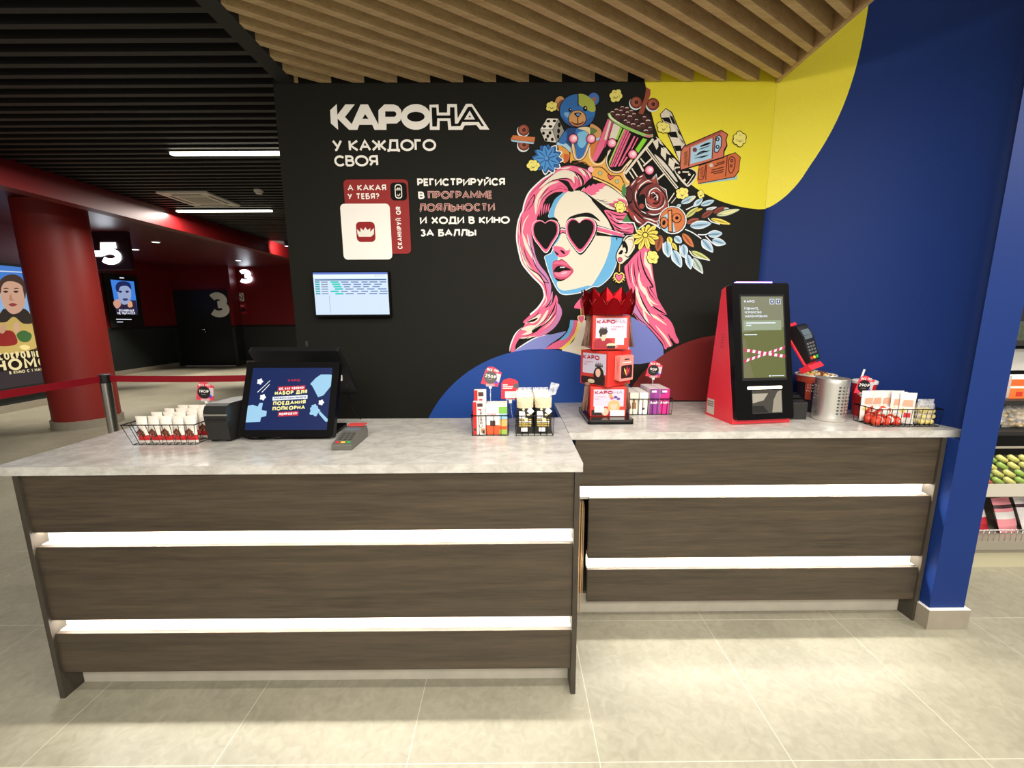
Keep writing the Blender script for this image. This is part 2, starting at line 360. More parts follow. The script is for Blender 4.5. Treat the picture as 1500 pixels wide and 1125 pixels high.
# cinema hall on the left
w = MB()
for a in ((-7.55, -7.47, .5, 7.3), (-9.5, -9.4, 7.3, 11.7)): w.box(a[0], a[1], a[2], a[3], 1.14, 2.75, mat((104, 40, 52), .5) if a[0] > -8 else MAROON).box(a[0], a[1], a[2], a[3], 0, 1.08, DADO).box(a[0], a[1] + .012, a[2], a[3], 1.08, 1.14, VOID)
w.box(-9.5, -7.55, 7.2, 7.3, 0, 2.75, MAROON); struct(w.build('wall_left'))
w = MB()
for a in ((-9.5, -9.30, 11.65, 11.75), (-7.80, -7.70, 11.65, 12.1), (-7.70, -1.0, 12.0, 12.1)): w.box(a[0], a[1], a[2], a[3], 1.14, 2.82, MAROON).box(a[0], a[1], a[2], a[3], 0, 1.08, DADO).box(a[0], a[1], a[2] - .012, a[3], 1.08, 1.14, VOID)
w.box(-9.3, -7.8, 11.7, 11.75, 2.09, 2.82, MAROON); struct(w.build('wall_far'))
w = MB()
for a in ((-7.47, -7.455, .5, 7.3), (-9.4, -9.385, 7.3, 11.65)): w.box(*a, 0, .11, SKIRT)
struct(w.build('baseboard_left'))
w = MB().box(-7.70, -1.19, 11.985, 12, 0, .11, SKIRT); struct(w.build('baseboard_far'))
# dark double door with a big white 3 on its right leaf
DOORM = mat((13, 17, 20), .45)
w = MB().box(-9.30, -8.56, 11.64, 11.7, .01, 2.09, DOORM).box(-8.55, -7.80, 11.64, 11.7, .01, 2.09, DOORM)
dr = struct(w.build('door_1'))
w = MB(); text(w, '3', (-8.36, 11.637, 1.36), (1, 0, 0), (0, 0, 1), .68, mat((225, 225, 220), .5), w=.27, wide=1.2); w.build('door_number', dr)
w = MB().tube([(-8.66, 11.64, 1.03), (-8.66, 11.59, 1.03), (-8.50, 11.59, 1.03)], .012, STEEL).tube([(-8.50, 11.59, 1.03), (-8.50, 11.59, .93)], .008, STEEL); w.build('door_handle', dr)
# ceilings
w = MB()
for k in range(-16, 91):
    y = 2.188 + k * .1075
    if y < 11.95: w.box(-4.55, -1.185 if y > 2.28 else -1.155, y - .018, y + .018, 2.80, 2.88, CHAR)
w.box(-4.55, -1.15, .3, 12, 2.97, 3.0, VOID); struct(w.build('ceiling'))
w = MB().box(-4.72, -4.552, .5, 12, 2.563, 3.0, MAROON); struct(w.build('beam_red'))
w = MB().box(-9.5, -4.73, .5, 12, 2.75, 2.85, mat((84, 20, 24), .38)); struct(w.build('ceiling_hall'))
def clip(poly, axis, val, keep_less):
    R = []
    for i in range(len(poly)):
        a, b = poly[i - 1], poly[i]; ia = (a[axis] <= val) == keep_less; ib = (b[axis] <= val) == keep_less
        if ia != ib: t = (val - a[axis]) / (b[axis] - a[axis]); R.append((a[0] + (b[0] - a[0]) * t, a[1] + (b[1] - a[1]) * t))
        if ib: R.append(b)
    return R
w = MB(); d = Vector((cos(radians(32.5)), sin(radians(32.5)))); nn = Vector((d.y, -d.x))
for i in range(-2, 34):
    c = Vector((-.905 + .1645 * i, 2.29)); a = c - d * 6; b = c + d * 3; hw = .0145
    P = [tuple(a - nn * hw), tuple(a + nn * hw), tuple(b + nn * hw), tuple(b - nn * hw)]
    for ax, v, k in ((0, -1.068, False), (0, 1.335, True), (1, .3, False), (1, 2.284, True)): P = clip(P, ax, v, k) if P else P
    if len(P) > 2: w.prism(P, 2.54, 2.65, M_OAK)
w.box(-1.068, 1.335, .3, 2.28, 2.652, 2.70, mat((52, 42, 32), .8)); struct(w.build('ceiling_slats'))
w = MB().box(1.335, 1.352, .3, 2.286, 2.532, 2.70, M_OAK); struct(w.build('trim_1'))
w = MB().box(-1.152, -1.07, .3, 2.29, 2.54, 2.99, mat((38, 38, 36), .7)); struct(w.build('trim_2'))
# round red column
w = MB(); w.lathe([(.345, 0), (.345, .105), (.325, .105)], SKIRT, 40, (-5.58, 5.31, 0)); w.lathe([(.325, .105), (.325, 2.745)], mat((136, 34, 28), .5, noise=.05, nscale=120), 40, (-5.58, 5.31, 0)); struct(w.build('column_red'))

# ================================================================== the two counters
ZT, ZS = .900, .869
def counter(name, label, x0, x1, yf, yb, left_gap, grp=None, arm=None):
    L = Vector((x0, yf, 0)); t = thing(name, label, 'counter', L)
    xi0, xi1 = x0 + .018, x1 - .018
    B = lambda mb, n, **k: mb.build(n, t, off=L, **k)
    B(MB().box(x0, xi0, yf if not left_gap else yf + .40, arm or yb - (.05 if left_gap else 0), 0, ZS, M_WALNUT_EDGE), 'side_panel')
    B(MB().box(xi1, x1, yf, min(yb, 1.95) if not left_gap else 1.88, 0, ZS, M_WALNUT_EDGE), 'side_panel')
    for k, (a, b) in enumerate(((.101, .2615), (.3165, .603), (.6575, ZS))):
        B(MB().box((xi0 if not left_gap else (x0 - .065 if k == 2 else x0)), xi1, yf + .010, yf + .028, a, b, M_WALNUT), 'front_panel', bevel=.0012)
    for k, (a, b) in enumerate(((.2615, .3165), (.603, .6575))):
        a0 = xi0 if not left_gap else (x0 - .065 if k == 1 else x0); B(MB().box(a0, xi1, yf + .0295, yf + .036, b - .003, b - .0005, mat((240, 240, 236), .5)).poly([(a0, yf + .0305, b - .0031), (a0, yf + .035, b - .0031), (xi1, yf + .035, b - .0031), (xi1, yf + .0305, b - .0031)], LED), 'light_strip')
        LW_ = mat((176, 172, 164), .6); q0 = (xi0 if not left_gap else (x0 - .065 if k == 1 else x0))
        B(MB().box(q0, xi1, yf + .0281, yf + .052, b, b + .012, LW_).box(q0, xi1, yf + .0281, yf + .052, a - .012, a, LW_).box(q0, xi1, yf + .052, yf + .056, a - .012, b + .012, LW_), 'light_recess')
    c = MB()
    if left_gap: c.prism([(xi0 + .02, yf + .057), (xi1 - .001, yf + .057), (xi1 - .001, 1.88), (1.70, 2.04), (1.5, 2.17), (1.34, 2.24), (xi0 + .02, 2.24)], .1, ZS - .001, M_WALNUT_EDGE)
    else: c.box(xi0 + .001, xi1 - .001, yf + .057, yb, .1, ZS - .001, M_WALNUT_EDGE)
    if arm: c.box(xi0 + .001, x0 + .45, yb, arm, .1, ZS - .001, M_WALNUT_EDGE)
    B(c, 'carcass')
    B(MB().box((xi0 + .001) if not left_gap else x0 - .07, xi1 - .001, yf + .07, yf + .088, 0, .099, mat((176, 170, 156), .35, noise=.08, nscale=14)), 'plinth')
    return t
counter('service_counter', 'dark walnut front counter with two glowing strips and a free right end', -1.679, .232, 1.32, 1.94, False, arm=2.52)
counter('service_counter', 'dark walnut counter set back between the front counter and the blue pillar', .338, 1.847, 1.6775, 2.28, True)
def worktop(poly, label):
    x = min(p[0] for p in poly); y = min(p[1] for p in poly)
    o = MB().prism([(p[0] - x, p[1] - y) for p in poly], 0, ZT - ZS - .0005, M_STONE).build('worktop', loc=(x, y, ZS + .0005), bevel=.0012)
    return tag(o, label, 'countertop')
worktop([(-1.74, 1.32), (.241, 1.32), (.241, 1.948), (-1.2, 1.948), (-1.2, 2.545), (-1.706, 2.545)], 'pale grey stone worktop of the front counter, under the angled point of sale screen')
worktop([(.243, 1.682), (1.904, 1.682)] + [tuple(p + Vector((-.003, -.003))) for p in CURVE[::-1]] + [(.243, 2.289)], 'pale grey stone worktop along the mural wall, under the red self-service kiosk')
# flattened cardboard boxes stored on edge in the gap between the counters
CARD = mat((206, 170, 124), .8, noise=.08, nscale=60)
for i, n in enumerate(('nearest the front counter', 'second from the front counter', 'third from the front counter', 'nearest the wall counter')):
    x = .299 + .0088 * i
    o = MB().prism([(0, 0), (.19, 0), (.19, .56 - .012 * i), (.02, .585 - .012 * i), (0, .56 - .012 * i)], 0, .005, CARD, ax='x').build('cardboard_sheet', loc=(x, 1.742 + .007 * (i % 2), .001))
    tag(o, 'flattened brown cardboard sheet on edge between the two counters, ' + n, 'cardboard', 'flattened cardboard between the counters')

# ================================================================== things on the counters
BLK = mat((8, 8, 9), .25, spec=.16); BLKM = mat((24, 24, 25), .55); WIRE = mat((22, 20, 20), .45, .6)
WHITE = mat((240, 238, 232), .45); RED = mat((214, 40, 48), .35); PINKRED = mat((226, 62, 84), .45); CLEAR = film((.95, .97, 1), .35, .1)
FILM = film((1, 1, 1), .3, .15)

def wire_basket(label, x0, x1, y0, y1, h, flare=.012, nx=9, ny=6, group='wire baskets on the counters', mids=1, z=ZT):
    cx, cy = (x0 + x1) / 2, (y0 + y1) / 2; t = thing('wire_basket', label, 'basket', (cx, cy, z), 0, group)
    a, b = (x1 - x0) / 2, (y1 - y0) / 2; f = flare; r = .0014
    P = lambda s, k: (s[0] * (a + f * k), s[1] * (b + f * k), .002 + (h - .003) * k)
    rim = MB(); rim.tube([P(c, 1) for c in ((-1, -1), (1, -1), (1, 1), (-1, 1))], .0024, WIRE, 6, True); rim.build('rim', t)
    m = MB(); m.tube([P(c, 0) for c in ((-1, -1), (1, -1), (1, 1), (-1, 1))], r, WIRE, 5, True)
    for k in range(mids): m.tube([P(c, (k + 1) / (mids + 1)) for c in ((-1, -1), (1, -1), (1, 1), (-1, 1))], r * .8, WIRE, 5, True)
    for i in range(nx + 1):
        s = -1 + 2 * i / nx; m.tube([P((s, -1), 1), P((s, -1), 0), P((s, 1), 0), P((s, 1), 1)], r, WIRE, 5)
    for i in range(1, ny):
        s = -1 + 2 * i / ny; m.tube([P((-1, s), 1), P((-1, s), 0), P((1, s), 0), P((1, s), 1)], r, WIRE, 5)
    m.build('wire_mesh', t); return t

def packet_mb(w, h, d, body, zones=(), fin=.06, nu=6, nv=10):
    """pillow bag standing on its short side, front towards -y; zones = [(v0, v1, material)]"""
    mb = MB()
    for side in (-1, 1):
        V = []
        for j in range(nv + 1):
            for i in range(nu + 1):
                u, v = i / nu, j / nv; vv = min(1, max(0, (v - fin) / (1 - 2 * fin)))
                t = d / 2 * (1 - (2 * u - 1) ** 4) * (1 - (2 * vv - 1) ** 6) if 0 < vv < 1 else .0006
                wob = .03 * sin(9 * v + 3 * side) * (1 - abs(2 * u - 1))
                V.append(((u - .5) * w * (1 - .05 * sin(pi * v)), side * max(.0006, t * (1 + wob)), v * h))
        for j in range(nv):
            m = body
            for a, b, z in zones:
                if a <= (j + .5) / nv <= b: m = z
            F = []
            for i in range(nu):
                q = (j * (nu + 1) + i, j * (nu + 1) + i + 1, (j + 1) * (nu + 1) + i + 1, (j + 1) * (nu + 1) + i)
                F.append(q if side < 0 else q[::-1])
            mb.add(V, F, m, True)
    return mb
ORD = ['first', 'second', 'third', 'fourth', 'fifth', 'sixth', 'seventh']

# ---- basket of white wafer packets by the printer
bx = thing  # (alias keeps the builders short)
wire_basket('black wire basket of white sweet packets standing beside the black receipt printer', -1.476, -1.232, 1.552, 1.845, .086, .018, 9, 8, mids=0)
CREAM = mat((238, 231, 218), .4); CHOC = mat((92, 48, 30), .45); CHERRY = mat((205, 34, 38), .4)
first = None
for row in range(4):
    for c in range(5):
        x = -1.449 + .0475 * c + (.004 if row % 2 else 0); y = 1.575 + .068 * row; rz = random.uniform(-.12, .12); z = ZT + .003
        lab = f'white wafer packet, {ORD[c]} from the left in {["the front", "the second", "the third", "the rear"][row]} row beside the receipt printer'
        if first is None:
            first = thing('wafer_packet', lab, 'sweets packet', (x, y, z), rz, 'white wafer packets in the basket by the printer')
            packet_mb(.046, .108, .022, CREAM, ((.1, .25, CHERRY),)).build('wrapper', first)
            g2 = MB(); g2.poly([(-.017, -.0128, .045), (-.002, -.0130, .03), (.016, -.0128, .046), (.0, -.0130, .062)], CHOC); g2.poly([(-.004, -.0132, .037), (.010, -.0132, .043), (.004, -.0132, .053), (-.008, -.0132, .045)], mat((128, 74, 48), .4)); g2.poly([(.006, -.0126, .026), (.018, -.0122, .03), (.016, -.0124, .042), (.006, -.0128, .04)], CHOC)
            g2.build('picture', first)
        else: dup(first, (x, y, z), rz, lab)

# ---- price cards on clear holders
def price_card(label, x, y, z0, ztop, price, rz=0, tilt=0, gray=False, h=.085, w=.078):
    t = thing('price_card', label, 'price card', (x, y, z0), rz, 'price cards above the baskets')
    zc = ztop - z0 - h; M = Matrix.Translation((0, 0, zc)) @ Matrix.Rotation(tilt, 4, 'Y')
    prof = [(-w * .56, 0), (w * .44, 0), (w * .5, h * .78), (w * .3, h * .84), (w * .12, h * .95), (-w * .1, h), (-w * .32, h * .93), (-w * .43, h * .78)]
    mb = MB(); mb.prism(prof, -.0012, .0012, PINKRED, ax='y', M=M)
    P = lambda a, b, k=1: tuple(M @ Vector((a, -.0013 - .0002 * k, b)))
    mb.poly([P(w * .22, h * .22), P(w * .46, h * .25), P(w * .48, h * .68), P(w * .22, h * .7)], mat((205, 198, 204), .5))
    mb.poly([P(w * .28 + .007 * cos(a), h * .22 + .007 * sin(a), 2) for a in [i * pi / 7 for i in range(14)]], mat((84, 78, 200), .5))
    mb.build('card', t)
    dk = MB(); dk.poly([P(-w * .08 + w * .37 * cos(a), h * .42 + w * .37 * sin(a), 3) for a in [i * pi / 14 for i in range(28)]], mat((92, 88, 86) if gray else (24, 22, 24), .5))
    u = (M.to_3x3() @ Vector((1, 0, 0))); v = (M.to_3x3() @ Vector((0, 0, 1)))
    text(dk, price, P(-w * .08, h * .40, 5), u, v, h * .165, WHITE, w=.2, gap=.14, align='c')
    dk.poly([P(-w * .22, h * .3, 5), P(w * .05, h * .3, 5), P(w * .05, h * .32, 5), P(-w * .22, h * .32, 5)], mat((170, 166, 166), .5)); dk.build('price_disc', t)
    tx = MB(); text(tx, 'ВСЁ ПО', P(-w * .02, h * .76, 5), u, v, h * .125, WHITE, w=.24, gap=.12, align='c', width=w * .66); tx.build('lettering', t)
    st = MB(); st.tube([(0, .004, zc + .012), (0, .004, .004)], .0022, CLEAR, 6); st.box(-.02, .02, -.004, .008, zc - .004, zc + .008, CLEAR); st.lathe([(.016, 0), (.014, .004)], CLEAR, 14, (0, .004, 0)); st.box(-.006, .006, -.003, .009, zc - .014, zc - .003, WHITE); st.build('holder', t)
    return t
price_card('pink price card reading 190₽ above the wafer packets by the printer', -1.384, 1.838, ZT + .09, 1.104, '190₽', 0, .06)

# ---- receipt printer behind the point of sale screen
t = thing('receipt_printer', 'black receipt printer half hidden behind the point of sale screen', 'printer', (-1.155, 1.66, ZT))
prof = [(-.085, .012), (.10, .012), (.10, .15), (-.062, .156), (-.082, .148), (-.094, .128), (-.094, .105)]
m = MB().prism([(p[0], p[1]) for p in prof], -.043, .045, mat((30, 30, 29), .35), ax='x'); m.build('body', t, bevel=.004)
m = MB().box(-.044, .046, -.096, -.09, .112, .118, mat((120, 118, 110), .3)).box(-.03, .04, -.0965, -.09, .092, .098, VOID); m.build('paper_slot', t)
for sx in (-.028, .03): MB().prism([(-.02, 0), (.0, 0), (.012, .014), (-.03, .014)], -.06, -.03, BLKM, ax='y', M=Matrix.Translation((sx, 0, 0))).build('foot', t)

# ---- point of sale terminal: customer screen in front, cashier screen behind, seen as an A
t = thing('point_of_sale_terminal', 'black point of sale terminal with blue popcorn advert on its front screen', 'cash register', (-.91, 1.72, ZT)); O = Vector((-.91, 1.72, ZT))
bl, br = on_y(346.6, 640, 1.603), on_y(488.2, 640, 1.603); tl, tr = on_y(361.6, 530, 1.72), on_y(497.6, 529.6, 1.72)
U = ((br - bl) + (tr - tl)).normalized(); Vv = ((tl - bl) + (tr - br)).normalized(); Vv = (Vv - U * Vv.dot(U)).normalized(); Nn = U.cross(Vv)
FWD, FH = (br - bl).length * .992, (tl - bl).length
MF = Matrix((U, Vv, Nn)).transposed().to_4x4(); MF.translation = (bl + br) / 2 - U * FWD / 2 - O
m = MB().prism(rrect(0, FWD, 0, FH, .008), -.028, 0, BLK, M=MF); m.build('customer_screen', t, bevel=.002)
sx0, sx1, sy0, sy1 = FWD * .072, FWD * .930, FH * .088, FH * .915
m = MB(); S = lambda a, b, k=1: tuple(MF @ Vector((sx0 + (sx1 - sx0) * a, sy0 + (sy1 - sy0) * b, .0008 + .00025 * k)))
def em(c, s=1.0): return mat(c, .4, emit=s, spec=.3)
m.poly([S(0, 0), S(1, 0), S(1, 1), S(0, 1)], em((10, 32, 84), 1.0))
LB = em((158, 206, 236), .9); WT = em((240, 244, 246), .95); RD = em((214, 44, 62), .8); YL = em((246, 236, 158), .95)
def blobS(cx, cy, r, mt, k, lob=5, asp=1.3):
    m.poly([S(cx + r * (1 + .16 * cos(lob * a)) * cos(a), cy + r * asp * (1 + .16 * cos(lob * a)) * sin(a), k) for a in [i * pi / 20 for i in range(40)]], mt)
m.poly([S(.80, .83, 2), S(.86, .89, 2), S(.97, .89, 2), S(1.0, .885, 2), S(1.0, .70, 2), S(.92, .55, 2), S(.855, .52, 2), S(.77, .70, 2), S(.74, .735, 2)], LB)
m.poly([S(.0, .385, 2), S(.06, .40, 2), S(.12, .37, 2), S(.14, .43, 2), S(.18, .43, 2), S(.175, .32, 2), S(.19, .31, 2), S(.24, .30, 2), S(.24, .22, 2), S(.18, .20, 2), S(.175, .13, 2), S(.0, .12, 2)], LB)
blobS(.11, .775, .035, WT, 3); blobS(.17, .52, .035, WT, 3); blobS(.90, .435, .032, WT, 3); blobS(.83, .30, .06, LB, 3); blobS(.82, .36, .035, LB, 3)
m.poly([S(.88, .26, 2), S(.90, .29, 2), S(1.0, .17, 2), S(1.0, .13, 2), S(.975, .13, 2)], LB)
for a, b, c, d_ in ((.09, .60, .235, .79), (.145, .60, .235, .73)): m.poly([S(a, b, 3), S(a + .012, b, 3), S(c + .004, d_, 3), S(c - .006, d_, 3)], WT)
ang = radians(3); us = (U * cos(ang) + Vv * sin(ang)); vs = (Vv * cos(ang) - U * sin(ang)); SW = sx1 - sx0
def tag_line(s, cx, cy, wd, size, mt, bg=None, k=6):
    p = Vector(S(cx, cy, k))
    if bg:
        for q in (1,): 
            a, hh = wd * SW / 2 + .005, size * .95
            m.poly([p - Nn * .0003 + us * i * a + vs * (j * hh + size * .5) for i, j in ((-1, -1), (1, -1), (1, 1), (-1, 1))], bg)
    text(m, s, p, us, vs, size, mt, w=.27, gap=.12, align='c', width=wd * SW)
text(m, 'КАРО', S(.535, .775, 5), U, Vv, .010, RD, w=.24, gap=.12, align='c', width=.15 * SW)
tag_line('ОЙ, КАК УДОБНО!', .515, .645, .31, .010, WT, RD); tag_line('НАБОР ДЛЯ', .515, .565, .40, .0165, YL)
tag_line('ПРОФЕССИОНАЛЬНОГО', .51, .495, .40, .008, em((96, 116, 170), .8), WT); tag_line('ПОЕДАНИЯ', .51, .40, .40, .0165, YL)
tag_line('ПОПКОРНА', .51, .315, .40, .0165, YL); tag_line('ПОПРОБУЙ!', .51, .235, .22, .010, WT, RD)
m.build('display', t)
# cashier side: a second slab leaning the other way
rt0, rt1 = Vector((-1.128, 1.79, 1.262)) - O, Vector((-.742, 1.79, 1.262)) - O
rb0, rb1 = Vector((-1.128, 1.985, 1.035)) - O, Vector((-.742, 1.985, 1.035)) - O
u2 = (rt1 - rt0).normalized(); v2 = (rt0 - rb0).normalized(); n2 = v2.cross(u2)
M2 = Matrix((u2, v2, u2.cross(v2))).transposed().to_4x4(); M2.translation = rb0
m = MB().prism(rrect(0, .386, 0, (rt0 - rb0).length, .008), 0, .026, mat((26, 27, 28), .32), M=M2); m.build('cashier_screen', t, bevel=.003)
m = MB().box(-.10, .10, .10, .115, .10, .30, BLKM, M=Matrix.Rotation(radians(-6), 4, 'X')).box(.155, .163, .05, .09, .21, .235, WHITE); m.build('bracket', t)
m = MB().prism(rrect(-.13, .17, -.10, .10, .02), 0, .014, BLK); m.prism(rrect(-.05, .05, -.02, .04, .01), .014, .12, BLKM); m.build('base', t, bevel=.003)
m = MB().box(.02, .03, .075, .085, .35, .385, CHAR); m.build('antenna', t)
m = MB(); m.tube(crom_pts := [Vector((p.x, p.y, z)) for p, z in zip(crom([(-.16, -.04), (-.17, -.10), (-.12, -.135), (-.05, -.13), (-.0, -.10)], 6, False), [.012] * 30)], .0032, BLK, 6)
m.build('cable', t); m = MB(); m.tube([Vector((p.x, p.y, .008)) for p in crom([(.05, -.09), (.10, -.10), (.16, -.05), (.17, .0)], 6, False)], .0032, BLK, 6)
m.build('cable', t); m = MB(); m.tube([(.163, .12, .20), (.166, .13, .14), (.172, .17, .05), (.19, .2, .004)], .0024, BLK, 6)
m.build('cable', t); m = MB().ball((-.165, -.085, .014), .016, .012, .012, BLK); m.build('cable_plug', t)

# ---- grey card terminal beside it
def card_terminal(label, loc, rz, col, keys, slotcol=None, M0=None, cat='payment terminal'):
    t = thing('card_terminal', label, cat, loc, rz); M0 = M0 or Matrix.Identity(4)
    side = [(-.09, 0), (.085, 0), (.092, .03), (.08, .05), (.03, .052), (-.088, .022)]
    MB().prism(side, -.037, .037, mat(col, .4), ax='x', M=M0).build('body', t, bevel=.004)
    def F(u, v, k=1):  # point on the sloping face
        a = (v + .088) / .118; return M0 @ Vector((u, v, .022 + .030 * a + .0006 * k)) if v < .03 else M0 @ Vector((u, v, .052 - .002 * (v - .03) / .05 + .0006 * k))
    sc = MB().poly([F(-.027, .012), F(.027, .012), F(.027, .029), F(-.027, .029)], mat((96, 108, 118), .15)); sc.poly([F(-.027, .0305), F(.027, .0305), F(.027, .058), F(-.027, .058)], mat((96, 108, 118), .15)); sc.build('display', t)
    kb = MB()
    for r in range(4):
        for c in range(3):
            x = -.019 + .019 * c; y = -.052 + .0145 * r; kb.poly([F(x - .007, y - .0045), F(x + .007, y - .0045), F(x + .007, y + .0045), F(x - .007, y + .0045)], mat(keys, .5))
    for c, q in enumerate(((206, 40, 40), (228, 190, 50), (40, 160, 80))):
        x = -.02 + .02 * c; kb.poly([F(x - .008, -.078), F(x + .008, -.078), F(x + .008, -.066), F(x - .008, -.066)], mat(q, .45))
    kb.build('keypad', t)
    if slotcol: MB().box(-.034, .034, .06, .10, .053, .056, mat(slotcol, .4), M=M0).build('top_cover', t)
    return t
card_terminal('small grey card terminal lying on the front worktop beside the point of sale screen', (-.63, 1.56, ZT), 0, (92, 90, 84), (58, 56, 52), (205, 70, 66))

# ---- basket of chocolate bars and boxes
wire_basket('black wire basket of red and white chocolate boxes, beside the bagged popcorn kits', -.161, -.013, 1.645, 1.80, .088, .003, 5, 5, mids=0)
def carton(name, label, x, y, w, d, h, faces, z=ZT + .0035, rz=0, group=None, side=WHITE):
    t = thing(name, label, 'sweets box', (x, y, z), rz, group)
    MB().box(-w / 2, w / 2, -d / 2, d / 2, 0, h, side).build('carton', t, bevel=.001)
    p = MB()
    for k, (x0, x1, z0, z1, m) in enumerate(faces): q = -d / 2 - .0004 - .0002 * k; p.poly([((x0 - .5) * w, q, z0 * h), ((x1 - .5) * w, q, z0 * h), ((x1 - .5) * w, q, z1 * h), ((x0 - .5) * w, q, z1 * h)], m)
    p.build('front_print', t); return t
RB = mat((196, 36, 34), .4); ORG = mat((226, 84, 40), .4); GRN = mat((120, 180, 70), .45); SKYB = mat((150, 196, 226), .45); BRN = mat((70, 44, 34), .5)
tall = [(0, .3, 0, 1, RB), (.05, .25, .12, .2, BRN), (.62, .95, .06, .2, mat((176, 140, 96), .5)), (.75, .95, .03, .14, BRN), (.36, .8, .86, .96, BRN), (.42, .7, .76, .8, RB)]
carton('chocolate_box', 'tall red and white chocolate box at the front, beside the popcorn kits', -.132, 1.668, .05, .03, .138, tall, group='tall chocolate boxes', side=mat((236, 226, 220), .45))
carton('chocolate_box', 'tallest red and white chocolate box, standing behind the front one beside the popcorn kits', -.130, 1.706, .05, .03, .180, tall, group='tall chocolate boxes', side=mat((236, 226, 220), .45))
ch = [(0, 1, 0, .34, ORG), (.0, .64, .34, .8, WHITE), (.2, .45, .3, .5, BRN), (.02, .6, .8, 1, mat((236, 232, 222), .5)), (.64, 1, .3, .55, mat((214, 172, 96), .5)), (.64, 1, .55, .74, SKYB), (.62, 1, .76, 1, GRN), (.64, 1, 0, .18, mat((150, 176, 70), .5))]
for bx_ in [o for o in bpy.data.objects if o.name.startswith('chocolate_box') and o.parent is None]:
    m = MB(); text(m, 'Country', (.0135, -.0162, .030), (0, 0, 1), (-1, 0, 0), .0145, BRN, w=.16, gap=.12, width=.075); m.build('lettering', bx_)
b1 = carton('chocolate_box', 'orange, white and green chocolate box, front of the two low ones in its basket', -.061, 1.672, .088, .034, .118, ch, group='low chocolate boxes')
m = MB(); text(m, 'Kinder', (-.036, -.0188, .084), (1, 0, 0), (0, 0, 1), .008, RB, w=.2, gap=.14, width=.034); m.build('lettering', b1)
dup(b1, (-.061, 1.712, ZT + .0035), 0, 'orange, white and green chocolate box, behind the low one in its basket'); dup(b1, (-.061, 1.752, ZT + .0035), 0, 'low orange, white and green chocolate box, at the back of its basket')
price_card('pink price card with a grey 250₽ disc, above the tall chocolate boxes', -.092, 1.812, ZT, 1.168, '250₽', 0, .2, True)
# ---- popcorn kit bags
wire_basket('black wire basket of bagged popcorn kits at the corner of the front worktop', .020, .172, 1.640, 1.885, .087, .004, 6, 7, mids=0)
KBLK = mat((40, 38, 36), .35); KYEL = mat((224, 196, 96), .5); KW = mat((240, 238, 234), .45); POP = mat((208, 194, 160), .7, noise=.12, nscale=120, bump=.5)
first = None
for row in range(4):
    for c in range(2):
        x = .058 + .075 * c; y = 1.668 + .056 * row; rz = random.uniform(-.05, .05)
        lab = f'black-labelled popcorn kit bag, {("left", "right")[c]} one of {("the front pair", "the second pair", "the third pair", "the rear pair")[row]} in its basket'
        if first is None:
            first = thing('popcorn_kit', lab, 'popcorn bag', (x, y, ZT + .004), rz, 'bagged popcorn kits')
            packet_mb(.070, .165, .034, KBLK, ((.66, .9, POP), (.9, 1, CLEAR)), .04, 6, 12).build('bag', first)
            f = MB(); q = -.0185
            for k in range(4): z = .034 + .0085 * k; text(f, ('ПОПКОРНА', 'ПОЕДАНИЯ', 'ПРОФЕССИОНАЛЬНОГО', 'НАБОР ДЛЯ')[k], (-.026, q, z), (1, 0, 0), (0, 0, 1), .006, (KYEL, KYEL, KW, KYEL)[k], w=.28, gap=.12, width=.05)
            f.poly([(-.018, q, .012), (.008, q, .012), (.008, q, .029), (-.018, q, .029)], KW)
            f.poly([(-.026, q, .068), (-.002, q, .066), (.0, q, .08), (-.004, q, .098), (-.026, q, .099)], KW)
            f.poly([(.006, q, .098), (.022, q, .084), (.036, q, .098), (.018, q, .118)], KW)
            for cx, cz, r in ((.012, .082, .0065), (-.008, .106, .005), (.004, .062, .009)): f.poly([(cx + r * cos(a), q - .0002, cz + r * sin(a)) for a in [i * pi / 7 for i in range(14)]], mat((236, 222, 180), .6))
            f.build('label_print', first)
        else: dup(first, (x, y, ZT + .004), rz, lab)
o = MB().prism([(0, 0), (.034, .004), (.052, .052), (.014, .06)], -.005, .005, CLEAR, ax='y').build('film_sleeve', loc=(.168, 1.845, ZT + .13)); tag(o, 'crumpled clear bag end sticking up from the rear of the popcorn kit basket', 'plastic film')
t = thing('notice_card', 'red notice card with a white label, between the 250₽ card and the popcorn kits', 'notice card', (-.003, 1.83, ZT))
m = MB().prism([(-.042, .118), (.035, .118), (.035, .196), (.02, .207), (-.004, .212), (-.028, .206), (-.04, .19)], -.001, .001, mat((222, 52, 66), .45), ax='y'); m.build('card', t)
m = MB().poly([(-.024, -.0014, .122), (.03, -.0014, .122), (.03, -.0014, .152), (-.024, -.0014, .152)], KW); m.poly([(-.02, -.0016, .147), (.02, -.0016, .147), (.02, -.0016, .1485), (-.02, -.0016, .1485)], mat((120, 110, 110), .5))
for zz_, w_ in ((.180, .022), (.1715, .046), (.164, .042)): m.poly([(-.034, -.0014, zz_), (-.034 + w_, -.0014, zz_), (-.034 + w_, -.0014, zz_ + .0045), (-.034, -.0014, zz_ + .0045)], KW)
for q in ribbon([(.024 - .017 * cos(radians(a)), .124 + .017 * sin(radians(a))) for a in range(0, 181, 15)], .0012): m.poly([(p[0], -.0017, p[1]) for p in q], mat((120, 110, 110), .5))
m.poly([(.012 + .012 * cos(a) + .014, -.0015, .178 + .012 * sin(a)) for a in [i * pi / 8 for i in range(16)]], mat((92, 88, 86), .5)); m.build('print', t)
m = MB().tube([(0, .004, .12), (0.004, .004, .06), (.014, .004, .004)], .0024, CLEAR, 6).box(-.02, .02, -.004, .008, .112, .12, CLEAR).box(-.007, .007, -.004, .008, .098, .112, WHITE).lathe([(.016, 0), (.014, .004)], CLEAR, 14, (.014, .004, 0)); m.build('holder', t)

